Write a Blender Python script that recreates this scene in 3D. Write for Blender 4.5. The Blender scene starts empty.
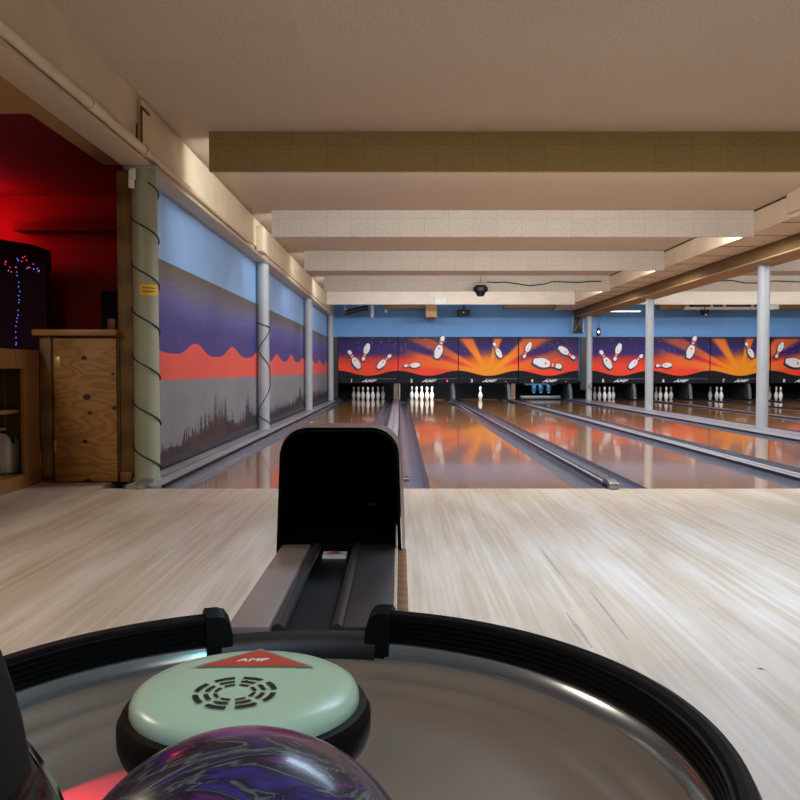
import bpy, bmesh, math, random
from mathutils import Vector, Matrix
random.seed(7)
PI = math.pi
S = bpy.context.scene
COL = S.collection
R = math.radians

# ------------------------------------------------------------------ camera
F = 840.0
CZ = 0.8525
PITCH = math.atan(29.5 / F)
cam_d = bpy.data.cameras.new('camera')
cam = bpy.data.objects.new('camera', cam_d); COL.objects.link(cam)
cam.location = (0, 0, CZ)
cam.rotation_euler = (PI / 2 - PITCH, 0, 0)
cam_d.sensor_width = 36; cam_d.lens = F / 800 * 36
cam_d.clip_start = 0.02; cam_d.clip_end = 200
S.camera = cam

def ray(px, py):
    f = Vector((0, math.cos(PITCH), -math.sin(PITCH))); u = Vector((0, math.sin(PITCH), math.cos(PITCH)))
    return f * F + Vector((1, 0, 0)) * (px - 400) + u * (400 - py)
def at(px, py, D):            # point at depth y = D
    d = ray(px, py); return Vector((0, 0, CZ)) + d * (D / d.y)
def onz(px, py, z):
    d = ray(px, py); return Vector((0, 0, CZ)) + d * ((z - CZ) / d.z)

# ------------------------------------------------------------------ colours / materials
def lin(c):
    r = []
    for v in c[:3]:
        v = v / 255.0
        r.append(v / 12.92 if v <= 0.04045 else ((v + 0.055) / 1.055) ** 2.4)
    return (r[0], r[1], r[2], 1)

def new_mat(name):
    m = bpy.data.materials.new(name); m.use_nodes = True
    nt = m.node_tree
    return m, nt, nt.nodes['Principled BSDF']
def N(nt, t, **kw):
    n = nt.nodes.new(t)
    for k, v in kw.items():
        setattr(n, k, v)
    return n
def mixc(nt, fac, a, b, mode='MIX'):
    n = nt.nodes.new('ShaderNodeMix'); n.data_type = 'RGBA'; n.blend_type = mode
    for key, v in ((0, fac), (6, a), (7, b)):
        if hasattr(v, 'node'): nt.links.new(v, n.inputs[key])
        else: n.inputs[key].default_value = v
    return n.outputs[2]
def ramp(nt, fac, stops):
    n = nt.nodes.new('ShaderNodeValToRGB')
    cr = n.color_ramp
    while len(cr.elements) < len(stops): cr.elements.new(0.5)
    for e, (p, c) in zip(cr.elements, stops):
        e.position = p; e.color = c
    nt.links.new(fac, n.inputs[0]); return n.outputs[0]

def mat(name, col, rough=0.5, metal=0.0, var=0.08, scale=6.0, bump=0.0, coat=0.0, spec=0.5, emit=None, estr=1.0):
    m, nt, p = new_mat(name)
    c = lin(col)
    tc = N(nt, 'ShaderNodeTexCoord'); no = N(nt, 'ShaderNodeTexNoise')
    no.inputs['Scale'].default_value = scale; no.inputs['Detail'].default_value = 4
    nt.links.new(tc.outputs['Object'], no.inputs['Vector'])
    d = tuple(v * (1 - var) for v in c[:3]) + (1,); l = tuple(min(1, v * (1 + var)) for v in c[:3]) + (1,)
    nt.links.new(ramp(nt, no.outputs[0], [(0.3, d), (0.7, l)]), p.inputs['Base Color'])
    p.inputs['Roughness'].default_value = rough; p.inputs['Metallic'].default_value = metal
    p.inputs['Specular IOR Level'].default_value = spec
    p.inputs['Coat Weight'].default_value = coat; p.inputs['Coat Roughness'].default_value = 0.08
    if bump:
        b = N(nt, 'ShaderNodeBump'); b.inputs['Strength'].default_value = bump; b.inputs['Distance'].default_value = 0.01
        nt.links.new(no.outputs[0], b.inputs['Height']); nt.links.new(b.outputs[0], p.inputs['Normal'])
    if emit:
        p.inputs['Emission Color'].default_value = lin(emit); p.inputs['Emission Strength'].default_value = estr
    return m

def coords(nt, order):
    tc = N(nt, 'ShaderNodeTexCoord'); sp = N(nt, 'ShaderNodeSeparateXYZ'); cb = N(nt, 'ShaderNodeCombineXYZ')
    nt.links.new(tc.outputs['Object'], sp.inputs[0])
    for i, k in enumerate(order):
        if k is not None: nt.links.new(sp.outputs[k], cb.inputs[i])
    return cb.outputs[0]
def vmul(nt, v, s):
    n = N(nt, 'ShaderNodeVectorMath', operation='MULTIPLY'); nt.links.new(v, n.inputs[0]); n.inputs[1].default_value = s
    return n.outputs[0]

def plank(name, c1, c2, cm, rough, row=0.027, length=1.3, grain=0.25, coat=0.0, cr=0.1, spec=0.5, blotch=None):
    m, nt, p = new_mat(name)
    v = coords(nt, (1, 0, None))
    br = N(nt, 'ShaderNodeTexBrick', offset=0.37, offset_frequency=2)
    br.inputs['Color1'].default_value = lin(c1); br.inputs['Color2'].default_value = lin(c2); br.inputs['Mortar'].default_value = lin(cm)
    br.inputs['Scale'].default_value = 1; br.inputs['Mortar Size'].default_value = 0.0007; br.inputs['Bias'].default_value = 0
    br.inputs['Brick Width'].default_value = length; br.inputs['Row Height'].default_value = row
    nt.links.new(v, br.inputs['Vector'])
    no = N(nt, 'ShaderNodeTexNoise'); no.inputs['Scale'].default_value = 1; no.inputs['Detail'].default_value = 5
    nt.links.new(vmul(nt, v, (1.6, 45, 1)), no.inputs['Vector'])
    g = ramp(nt, no.outputs[0], [(0.3, (1 - grain,) * 3 + (1,)), (0.65, (1, 1, 1, 1))])
    c = mixc(nt, 1.0, br.outputs[0], g, 'MULTIPLY')
    if blotch:
        n2 = N(nt, 'ShaderNodeTexNoise'); n2.inputs['Scale'].default_value = 1; n2.inputs['Detail'].default_value = 6
        nt.links.new(vmul(nt, v, (0.9, 5, 1)), n2.inputs['Vector'])
        f = ramp(nt, n2.outputs[0], [(0.45, (0, 0, 0, 1)), (0.75, (0.6, 0.6, 0.6, 1))])
        c = mixc(nt, f, c, lin(blotch))
        rr = ramp(nt, n2.outputs[0], [(0.3, (rough * 0.85,) * 3 + (1,)), (0.7, (rough * 1.2,) * 3 + (1,))])
        nt.links.new(rr, p.inputs['Roughness'])
    else:
        p.inputs['Roughness'].default_value = rough
    nt.links.new(c, p.inputs['Base Color'])
    p.inputs['Coat Weight'].default_value = coat; p.inputs['Coat Roughness'].default_value = cr
    p.inputs['Specular IOR Level'].default_value = spec
    return m

def tile(name, base, order, size=0.305, speck=0.25, sc=70, mort=0.0022, rough=0.85, seam=0.7):
    m, nt, p = new_mat(name)
    v = coords(nt, order)
    br = N(nt, 'ShaderNodeTexBrick', offset=0.0)
    c = lin(base); d = tuple(x * seam for x in c[:3]) + (1,); c2 = tuple(x * 0.95 for x in c[:3]) + (1,)
    br.inputs['Color1'].default_value = c; br.inputs['Color2'].default_value = c2; br.inputs['Mortar'].default_value = d
    br.inputs['Scale'].default_value = 1; br.inputs['Mortar Size'].default_value = mort
    br.inputs['Brick Width'].default_value = size; br.inputs['Row Height'].default_value = size
    nt.links.new(v, br.inputs['Vector'])
    no = N(nt, 'ShaderNodeTexNoise'); no.inputs['Scale'].default_value = sc; no.inputs['Detail'].default_value = 2
    nt.links.new(v, no.inputs['Vector'])
    g = ramp(nt, no.outputs[0], [(0.33, (1 - speck,) * 3 + (1,)), (0.47, (1, 1, 1, 1))])
    nt.links.new(mixc(nt, 1.0, br.outputs[0], g, 'MULTIPLY'), p.inputs['Base Color'])
    p.inputs['Roughness'].default_value = rough
    return m

def woodgrain(name, c1, c2, order, rough=0.5, ring=14, dist=3.0, stretch=(6, 1, 1)):
    m, nt, p = new_mat(name)
    v = vmul(nt, coords(nt, order), stretch)
    w = N(nt, 'ShaderNodeTexWave', wave_type='RINGS'); w.inputs['Scale'].default_value = ring * 0.1
    w.inputs['Distortion'].default_value = dist; w.inputs['Detail'].default_value = 3; w.inputs['Detail Scale'].default_value = 1.2
    nt.links.new(v, w.inputs['Vector'])
    no = N(nt, 'ShaderNodeTexNoise'); no.inputs['Scale'].default_value = 3; no.inputs['Detail'].default_value = 6
    nt.links.new(v, no.inputs['Vector'])
    a = ramp(nt, w.outputs[1], [(0.15, lin(c2)), (0.75, lin(c1))])
    g = ramp(nt, no.outputs[0], [(0.3, (0.72, 0.72, 0.72, 1)), (0.7, (1.1, 1.1, 1.1, 1))])
    nt.links.new(mixc(nt, 1.0, a, g, 'MULTIPLY'), p.inputs['Base Color'])
    p.inputs['Roughness'].default_value = rough
    return m

def attr_mat(name, rough=0.4):
    m, nt, p = new_mat(name)
    a = N(nt, 'ShaderNodeVertexColor'); a.layer_name = 'art'
    no = N(nt, 'ShaderNodeTexNoise'); no.inputs['Scale'].default_value = 40
    tc = N(nt, 'ShaderNodeTexCoord'); nt.links.new(tc.outputs['Object'], no.inputs['Vector'])
    g = ramp(nt, no.outputs[0], [(0.3, (0.92, 0.92, 0.92, 1)), (0.7, (1, 1, 1, 1))])
    nt.links.new(mixc(nt, 1.0, a.outputs[0], g, 'MULTIPLY'), p.inputs['Base Color'])
    p.inputs['Roughness'].default_value = rough; p.inputs['Specular IOR Level'].default_value = .2
    return m

M = {}
M['approach'] = plank('approach_maple', (204, 187, 164), (188, 170, 146), (170, 152, 130), 0.42, row=0.026, length=1.5, grain=0.24, coat=0.5, cr=0.42, blotch=(214, 206, 198))
M['lane'] = plank('lane_maple', (188, 140, 90), (168, 118, 72), (116, 80, 50), 0.11, row=0.027, length=1.7, grain=0.25, coat=0.5, cr=0.05)
M['gutter'] = mat('gutter_grey', (114, 123, 140), 0.2, 0.4, 0.1, 5)
M['cap_grey'] = mat('cap_grey', (150, 150, 160), 0.35, 0.1, 0.1, 12)
M['cap_black'] = mat('cap_black', (22, 22, 26), 0.4)
M['steel'] = mat('steel', (160, 160, 158), 0.3, 0.9, 0.1)
M['ceil'] = tile('ceiling_tile', (200, 186, 168), (0, 1, None), size=0.61, speck=0.2, sc=55, mort=0.0012, seam=.85)
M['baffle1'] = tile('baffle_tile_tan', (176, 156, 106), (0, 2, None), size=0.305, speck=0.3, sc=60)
M['baffle'] = tile('baffle_tile', (208, 198, 184), (0, 2, None), size=0.305, speck=0.32, sc=60)
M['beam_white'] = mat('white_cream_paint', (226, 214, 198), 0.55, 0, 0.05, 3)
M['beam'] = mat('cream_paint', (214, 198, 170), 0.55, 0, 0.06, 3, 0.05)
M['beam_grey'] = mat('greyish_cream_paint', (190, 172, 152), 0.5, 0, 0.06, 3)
M['brown'] = mat('brown_beam', (104, 80, 50), 0.8, 0, 0.12, 1.5, spec=.15)
M['brown_tan'] = mat('tan_beam_flange', (160, 130, 92), 0.8, 0, 0.06)
M['column'] = mat('column_paint', (158, 161, 166), 0.4, 0, 0.05, 5)
M['columng'] = mat('column_paint_green', (158, 166, 146), 0.4, 0, 0.07, 5)
M['blue'] = mat('blue_wall', (104, 158, 216), 0.6, 0, 0.05, 2)
M['mblue'] = mat('mural_pale_blue', (132, 172, 222), 0.5, 0, 0.04, 2)
M['mgrey'] = mat('mural_grey', (122, 125, 134), 0.55, 0, 0.08, 3)
M['salmon'] = mat('mural_salmon', (218, 88, 76), 0.5, 0, 0.05, 2)
M['tree1'] = mat('mural_maroon', (78, 54, 56), 0.6, 0, 0.25, 30)
M['tree2'] = mat('mural_charcoal', (52, 52, 60), 0.6, 0, 0.2, 30)
M['base'] = mat('base_dark', (52, 52, 62), 0.4)
M['white'] = mat('white_paint', (230, 230, 226), 0.4, 0, 0.03)
M['star'] = mat('star_white', (170, 168, 190), 0.5, 0, 0.03)
M['black'] = mat('black_plastic', (14, 14, 16), 0.4)
M['rubber'] = mat('black_rubber', (5, 6, 7), 0.55, 0, 0.1, spec=.18)
M['void'] = mat('pit_black', (9, 9, 10), 0.8)
M['pin'] = mat('pin_white', (240, 240, 238), 0.25, 0, 0.02)
M['red'] = mat('pin_red', (200, 30, 34), 0.3, 0, 0.05)
M['band'] = mat('mask_black', (24, 25, 34), 0.6, 0, 0.1, spec=.15)
M['art'] = attr_mat('mask_art', 0.5)
M['artwhite'] = mat('art_white', (236, 232, 232), 0.4, 0, 0.05)
M['artred'] = mat('art_red', (226, 60, 50), 0.4, 0, 0.05)
M['artdark'] = mat('art_dark', (40, 20, 60), 0.4, 0, 0.1)
M['pink'] = mat('pink_mark', (230, 50, 110), 0.4, emit=(255, 40, 110), estr=0.6)
M['taupe'] = mat('ramp_taupe', (146, 130, 124), 0.35, 0, 0.06, 8)
M['rampdark'] = mat('ramp_charcoal', (58, 54, 54), 0.32, 0, 0.08, 8)
M['trough'] = mat('ramp_black', (12, 12, 13), 0.45)
M['hood'] = mat('hood_black', (3, 3, 3), 0.7, 0, 0.1, spec=.1)
M['shell'] = mat('hood_shell_taupe', (128, 112, 102), 0.3, 0, 0.08, 8)
M['dish'] = mat('dish_taupe', (146, 134, 122), 0.24, 0.5, 0.1, 4)
M['rim'] = mat('rim_metal', (150, 160, 166), 0.22, 0.75, 0.08, 10)
M['stem'] = mat('stem_grey', (112, 106, 104), 0.4, 0, .06)
M['mint'] = mat('mint_plastic', (176, 202, 174), 0.3, 0, 0.03, 10)
M['emblem'] = mat('emblem_red', (186, 70, 46), 0.4, 0, 0.05)
M['oak'] = woodgrain('oak_frame', (150, 102, 52), (122, 80, 38), (2, 1, 0), 0.45, 10, 3, (1, 8, 8))
m, nt, p = new_mat('plywood')
v_ = vmul(nt, coords(nt, (0, 2, None)), (2.2, 6.5, 1))
n1 = N(nt, 'ShaderNodeTexNoise'); n1.inputs['Scale'].default_value = 1; n1.inputs['Detail'].default_value = 1.5; nt.links.new(v_, n1.inputs['Vector'])
m1 = N(nt, 'ShaderNodeMath', operation='MULTIPLY'); m1.inputs[1].default_value = 55; nt.links.new(n1.outputs[0], m1.inputs[0])
m2 = N(nt, 'ShaderNodeMath', operation='SINE'); nt.links.new(m1.outputs[0], m2.inputs[0])
mr = N(nt, 'ShaderNodeMapRange'); mr.inputs[1].default_value = -1; mr.inputs[2].default_value = 1; nt.links.new(m2.outputs[0], mr.inputs[0])
nt.links.new(ramp(nt, mr.outputs[0], [(0.0, lin((142, 102, 50))), (0.5, lin((162, 118, 62))), (1.0, lin((170, 126, 70)))]), p.inputs['Base Color'])
p.inputs['Roughness'].default_value = .5
M['ply'] = m
M['pine'] = woodgrain('pine_post', (128, 94, 46), (104, 74, 36), (0, 2, None), 0.5, 10, 2, (9, 1, 1))
M['top'] = woodgrain('counter_top_wood', (172, 128, 76), (146, 102, 58), (0, 1, 2), 0.4, 10, 2, (1, 5, 1))
M['knot'] = mat('knot_dark', (52, 32, 18), 0.6, 0, 0.3, 40)
M['hinge'] = mat('hinge_brass', (190, 170, 120), 0.4, 0.5)
M['redwall'] = mat('red_wall', (150, 24, 30), 0.7, 0, 0.08, 2)
M['purple'] = mat('purple_wall', (58, 24, 48), 0.7, 0, 0.08, 2)
M['darkceil'] = mat('dark_ceiling', (130, 34, 36), 0.8, 0, 0.08)
M['panelceil'] = mat('tan_ceiling_panel', (168, 134, 92), 0.8, 0, 0.05)
M['plain'] = mat('plain_wall', (150, 130, 110), 0.8, 0, 0.05)
M['cordg'] = mat('cord_green', (14, 44, 36), 0.5)
M['cordb'] = mat('cord_navy', (24, 28, 56), 0.5)
M['yellow'] = mat('sticker_yellow', (226, 188, 40), 0.5, 0, 0.05)
M['ink'] = mat('sticker_ink', (110, 82, 20), 0.6)
M['bulbb'] = mat('bulb_blue', (120, 140, 255), 0.3, emit=(110, 130, 255), estr=1.1)
M['bulbr'] = mat('bulb_red', (255, 60, 90), 0.3, emit=(255, 50, 90), estr=1.1)
M['jug'] = mat('jug_white', (214, 214, 208), 0.4, 0, 0.04)
M['tube'] = mat('tube_glow', (255, 255, 250), 0.3, emit=(250, 250, 255), estr=2.5)
M['slab'] = mat('slab_dark', (40, 38, 38), 0.8)
M['tan'] = mat('tan_wood_box', (176, 140, 98), 0.6, 0, 0.08)
M['kick'] = mat('kickback_charcoal', (44, 44, 50), 0.4)
M['kickg'] = mat('kickback_grey', (104, 108, 116), 0.35)
M['kickw'] = mat('kickback_wood', (120, 96, 74), 0.5, 0, 0.1)
M['foam'] = mat('dark_post', (24, 24, 25), 0.6, spec=.2)

# swirled reactive ball
m, nt, p = new_mat('swirl_ball')
tc = N(nt, 'ShaderNodeTexCoord'); n1 = N(nt, 'ShaderNodeTexNoise')
n1.inputs['Scale'].default_value = 13; n1.inputs['Detail'].default_value = 6; n1.inputs['Distortion'].default_value = 2.0
nt.links.new(vmul(nt, tc.outputs['Object'], (.7, 2.2, 2.2)), n1.inputs['Vector'])
c = ramp(nt, n1.outputs[0], [(0.28, lin((120, 40, 100))), (0.38, lin((70, 32, 84))), (0.43, lin((24, 20, 38))), (0.485, lin((30, 30, 52))), (0.505, lin((88, 98, 98))), (0.53, lin((26, 22, 44))), (0.6, lin((50, 42, 116))), (0.68, lin((36, 28, 60))), (0.76, lin((110, 42, 104)))])
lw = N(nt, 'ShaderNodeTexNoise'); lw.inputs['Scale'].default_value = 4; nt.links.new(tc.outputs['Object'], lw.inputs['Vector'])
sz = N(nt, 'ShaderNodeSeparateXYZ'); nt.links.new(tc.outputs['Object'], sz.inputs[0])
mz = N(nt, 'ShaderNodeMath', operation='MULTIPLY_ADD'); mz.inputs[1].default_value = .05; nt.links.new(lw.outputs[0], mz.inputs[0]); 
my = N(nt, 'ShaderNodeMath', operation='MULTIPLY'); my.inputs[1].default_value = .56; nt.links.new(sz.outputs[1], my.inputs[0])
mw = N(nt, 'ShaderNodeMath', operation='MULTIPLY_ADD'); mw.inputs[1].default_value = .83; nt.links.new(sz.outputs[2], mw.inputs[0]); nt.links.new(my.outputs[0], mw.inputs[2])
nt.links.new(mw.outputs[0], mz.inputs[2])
c = mixc(nt, ramp(nt, mz.outputs[0], [(0.115, (0, 0, 0, 1)), (0.136, (.9, .9, .9, 1))]), c, lin((192, 58, 138)))  # pink rim glow painted into the colour along the far upper edge
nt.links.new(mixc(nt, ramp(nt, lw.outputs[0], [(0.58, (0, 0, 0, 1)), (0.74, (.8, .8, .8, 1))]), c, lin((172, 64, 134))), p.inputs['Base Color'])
p.inputs['Roughness'].default_value = 0.25; p.inputs['Coat Weight'].default_value = .35; p.inputs['Coat Roughness'].default_value = 0.12
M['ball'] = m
M['ball2'] = mat('gloss_black', (3, 3, 4), 0.12, 0, 0.3, 8, spec=.3)

# mural night sky : bands by height with brushy noise
m, nt, p = new_mat('mural_night')
tc = N(nt, 'ShaderNodeTexCoord'); sp = N(nt, 'ShaderNodeSeparateXYZ'); nt.links.new(tc.outputs['Object'], sp.inputs[0])
no = N(nt, 'ShaderNodeTexNoise'); no.inputs['Scale'].default_value = 2.2; no.inputs['Detail'].default_value = 6
nt.links.new(tc.outputs['Object'], no.inputs['Vector'])
ma = N(nt, 'ShaderNodeMath', operation='MULTIPLY_ADD'); ma.inputs[1].default_value = 0.25; nt.links.new(no.outputs[0], ma.inputs[0])
nt.links.new(sp.outputs[2], ma.inputs[2])
mr = N(nt, 'ShaderNodeMapRange'); mr.inputs[1].default_value = 1.1; mr.inputs[2].default_value = 1.93
nt.links.new(ma.outputs[0], mr.inputs[0])
nt.links.new(ramp(nt, mr.outputs[0], [(0.0, lin((58, 58, 126))), (0.35, lin((62, 62, 134))), (0.6, lin((88, 90, 156))), (0.74, lin((98, 98, 130))), (0.88, lin((98, 93, 94))), (1.0, lin((90, 84, 78)))]), p.inputs['Base Color'])
p.inputs['Roughness'].default_value = 0.45
M['night'] = m

# ------------------------------------------------------------------ mesh builder
class MB:
    def __init__(s): s.v = []; s.f = []; s.mi = []
    def add(s, vs, fs, mi=0):
        o = len(s.v); s.v += [Vector(v) for v in vs]
        for f in fs: s.f.append([i + o for i in f]); s.mi.append(mi)
        return s
    def box(s, x0, x1, y0, y1, z0, z1, mi=0):
        vs = [(x, y, z) for z in (z0, z1) for y in (y0, y1) for x in (x0, x1)]
        return s.add(vs, [(0, 2, 3, 1), (4, 5, 7, 6), (0, 1, 5, 4), (2, 6, 7, 3), (0, 4, 6, 2), (1, 3, 7, 5)], mi)
    def loft(s, rings, mi=0, cap=True, closed=True):
        n = len(rings[0]); vs = [p for r in rings for p in r]; fs = []
        for i in range(len(rings) - 1):
            for j in range(n if closed else n - 1):
                k = (j + 1) % n
                fs.append((i * n + j, i * n + k, (i + 1) * n + k, (i + 1) * n + j))
        if cap:
            fs.append(tuple(range(n))[::-1]); fs.append(tuple((len(rings) - 1) * n + j for j in range(n)))
        return s.add(vs, fs, mi)
    def lathe(s, prof, c=(0, 0, 0), n=24, mi=0, a0=0, a1=None, mis=None):
        full = a1 is None; a1 = 2 * PI if full else a1
        cnt = n if full else n + 1
        vs = []
        for (r, z) in prof:
            for j in range(cnt):
                a = a0 + (a1 - a0) * j / n
                vs.append((c[0] + r * math.cos(a), c[1] + r * math.sin(a), c[2] + z))
        o = len(s.v); s.v += [Vector(v) for v in vs]
        for i in range(len(prof) - 1):
            for j in range(n):
                k = (j + 1) % cnt
                s.f.append([o + i * cnt + j, o + i * cnt + k, o + (i + 1) * cnt + k, o + (i + 1) * cnt + j])
                s.mi.append(mis[i] if mis else mi)
        return s
    def tube(s, pts, r, n=8, mi=0):
        pts = [Vector(p) for p in pts]; rings = []
        up = Vector((0, 0, 1)); prev = None
        for i, p in enumerate(pts):
            t = (pts[min(i + 1, len(pts) - 1)] - pts[max(i - 1, 0)]).normalized()
            if prev is None:
                a = t.cross(up)
                if a.length < 1e-4: a = t.cross(Vector((1, 0, 0)))
            else:
                a = prev - t * prev.dot(t)
            a.normalize(); prev = a; b = t.cross(a)
            rings.append([p + (a * math.cos(2 * PI * j / n) + b * math.sin(2 * PI * j / n)) * r for j in range(n)])
        return s.loft(rings, mi)
    def cyl(s, a, b, r, n=16, mi=0): return s.tube([a, b], r, n, mi)
    def prism(s, poly, fn0, fn1, mi=0):
        n = len(poly)
        return s.loft([[fn0(p) for p in poly], [fn1(p) for p in poly]], mi)
    def sphere(s, c, r, n=24, m_=14, mi=0):
        prof = [(max(1e-5, r * math.sin(PI * i / m_)), -r * math.cos(PI * i / m_)) for i in range(m_ + 1)]
        return s.lathe(prof, c, n, mi)
    def build(s, name, mats, parent=None, bevel=0, smooth=False, angle=40, seg=2):
        me = bpy.data.meshes.new(name)
        off = Vector((0, 0, 0)); q = parent
        while q: off += Vector(q.location); q = q.parent
        me.from_pydata([tuple(v - off) for v in s.v], [], s.f); me.update()
        if not isinstance(mats, (list, tuple)): mats = [mats]
        for m in mats: me.materials.append(m)
        for pl, k in zip(me.polygons, s.mi): pl.material_index = k
        bm = bmesh.new(); bm.from_mesh(me)
        bmesh.ops.remove_doubles(bm, verts=bm.verts, dist=1e-6)
        bmesh.ops.recalc_face_normals(bm, faces=bm.faces)
        if bevel:
            es = [e for e in bm.edges if len(e.link_faces) == 2 and e.calc_face_angle(0) > 0.6]
            bmesh.ops.bevel(bm, geom=es, offset=bevel, segments=seg, affect='EDGES', profile=0.5, clamp_overlap=True)
        bm.to_mesh(me); bm.free()
        if smooth or bevel:
            for pl in me.polygons: pl.use_smooth = True
            me.set_sharp_from_angle(angle=R(angle))
        o = bpy.data.objects.new(name, me); COL.objects.link(o)
        if parent: o.parent = parent
        return o

def tag(o, label, cat, group=None):
    o['label'] = label; o['category'] = cat
    if group: o['group'] = group
    return o
def thing(name, label, cat, loc=(0, 0, 0), group=None):
    o = bpy.data.objects.new(name, None); COL.objects.link(o); o.location = loc; o.empty_display_size = 0.1
    return tag(o, label, cat, group)
def struct(o): o['kind'] = 'structure'; return o
def plab(o, t): o['label'] = t; return o
def dup(root, loc, label, group=None):
    r = root.copy(); COL.objects.link(r); r.location = loc; r['label'] = label
    if group: r['group'] = group
    for ch in list(root.children):
        c_ = ch.copy(); COL.objects.link(c_); c_.parent = r
        for g in list(ch.children):
            d_ = g.copy(); COL.objects.link(d_); d_.parent = c_
    return r

def text_geo(body, size, shear=0.0, sx=1.0):
    cu = bpy.data.curves.new('lettering', 'FONT'); cu.body = body; cu.size = size; cu.shear = shear
    cu.offset = size * .03; cu.align_x = 'CENTER'; cu.align_y = 'CENTER'; cu.resolution_u = 3
    o = bpy.data.objects.new('lettering', cu); COL.objects.link(o)
    dg = bpy.context.evaluated_depsgraph_get()
    me = bpy.data.meshes.new_from_object(o.evaluated_get(dg))
    vs = [(v.co.x * sx, v.co.y) for v in me.vertices]; fs = [tuple(p.vertices) for p in me.polygons]
    bpy.data.objects.remove(o); bpy.data.meshes.remove(me); bpy.data.curves.remove(cu)
    return vs, fs

NUM = ['one', 'two', 'three', 'four', 'five', 'six', 'seven', 'eight', 'nine']
ORD = ['leftmost', 'second from left', 'third from left', 'fourth from left', 'fifth from left', 'sixth from left', 'seventh from left', 'eighth from left']

# ------------------------------------------------------------------ layout numbers
FOUL = 6.04; PIT = 25.45; HALF = 0.527
LX = [-0.957, 0.748, 2.32, 4.02, 6.15, 7.855, 9.43, 11.13]
XR = 12.6; CE = 2.85; BB = 2.37
WX = -2.03                      # mural wall plane
BD = [7.1, 10.55, 14.1, 17.75, 21.3]; BZ = 2.52
ORDN = ['first', 'second', 'third', 'fourth', 'fifth']

# ------------------------------------------------------------------ setting : floors, walls, ceiling
struct(MB().box(-6.2, XR, -3.2, FOUL, -0.1, 0).build('floor', M['approach']))
M['scuff'] = mat('scuff_brown', (164, 146, 130), .5, 0, .1, 30)
FL = bpy.data.objects['floor']
for (ax, ay, bx_, by_, w_) in ((588, 588, 628, 640, .007), (566, 612, 592, 648, .009), (757, 668.5, 765, 669.5, .006), (540, 548, 560, 575, .006)):
    q0 = onz(ax, ay, 0); q1 = onz(bx_, by_, 0); d_ = (q1 - q0).normalized(); n_ = Vector((-d_.y, d_.x, 0)) * w_
    mbs = MB().add([(q.x, q.y, .0006) for q in (q0 + n_ * .2, q0 - n_ * .2, q0.lerp(q1, .4) - n_, q1 - n_ * .3, q1 + n_ * .3, q0.lerp(q1, .5) + n_)], [(0, 1, 2, 3, 4, 5)])
    mbs.build('scuff_mark', M['scuff'] if w_ > .0065 else M['knot'] if ax > 700 else M['scuff'], FL)
struct(MB().box(-6.2, -2.2, FOUL, 10.2, -0.1, 0).build('floor_side', M['approach']))
struct(MB().box(-2.2, XR, FOUL, 26.2, -0.3, -0.13).build('floor_under', M['slab']))
struct(MB().box(-2.06, XR, -3.2, 26.2, CE, CE + 0.1).build('ceiling', M['ceil']))
struct(MB().box(XR, XR + 0.1, -3.2, 26.2, -0.3, CE + 0.1).build('wall_right', M['plain']))
struct(MB().box(-6.2, XR, -3.3, -3.2, -0.1, CE + 0.1).build('wall_front', M['plain']))
struct(MB().box(-2.03, XR, 24.2, 24.3, 0.55, CE).build('wall_back', M['blue']))
struct(MB().box(-2.03, XR, 26.0, 26.1, -0.2, 0.65).box(-2.03, XR, 24.3, 26.1, 0.6, 0.65).build('wall_pit', M['void']))

# left mural wall
W = struct(MB().box(-2.125, WX, 6.5, 26.1, -0.13, 2.60).build('wall_left', M['mblue']))
def wy(a, z, d): return (WX + d, a, z)
def flat(poly, d0, d1, mi, mb): mb.prism(poly, lambda q: wy(q[0], q[1], d0), lambda q: wy(q[0], q[1], d1), mi)
mb = MB()
Y0, Y1 = 6.52, 24.15
flat([(Y0, 0.98), (Y1, 0.98), (Y1, 1.795), (Y0, 1.795)], 0, 0.0015, 0, mb)
mb.build('night_band', M['night'], W)
mb = MB()
def wave(y):
    t = 2 * PI * (y - 8.36) / 1.83
    return 1.055 + 0.062 * math.cos(t) + 0.014 * math.cos(2 * t) + 0.012 * math.sin(y * 1.3)
nstep = 260
for i in range(nstep):
    a = Y0 + (Y1 - Y0) * i / nstep; b = Y0 + (Y1 - Y0) * (i + 1) / nstep
    mb.add([wy(a, 0.77, 0.003), wy(b, 0.77, 0.003), wy(b, wave(b), 0.003), wy(a, wave(a), 0.003)], [(0, 1, 2, 3)])
mb.build('mountain_band', M['salmon'], W)
mb = MB(); flat([(Y0, 0.1), (Y1, 0.1), (Y1, 0.772), (Y0, 0.772)], 0, 0.0015, 0, mb)
mb.build('grey_band', M['mgrey'], W)
mb = MB()
env = [(6.5, .18), (7.4, .23), (8.1, .30), (8.6, .38), (8.85, .44), (9.05, .52), (9.2, .63), (9.4, .53), (9.8, .47), (10.1, .36), (10.5, .28), (10.95, .33), (11.2, .53), (11.5, .40), (12.2, .30), (13.2, .26), (14.2, .34), (15.4, .28), (16.5, .40), (17.0, .56), (17.5, .38), (18.3, .28), (19.6, .34), (20.9, .45), (21.6, .36), (22.4, .33), (24.2, .3)]
def ev(y):
    for (a, ha), (b, hb) in zip(env, env[1:]):
        if a <= y <= b: return ha + (hb - ha) * (y - a) / (b - a)
    return .25
y = 6.6
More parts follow.
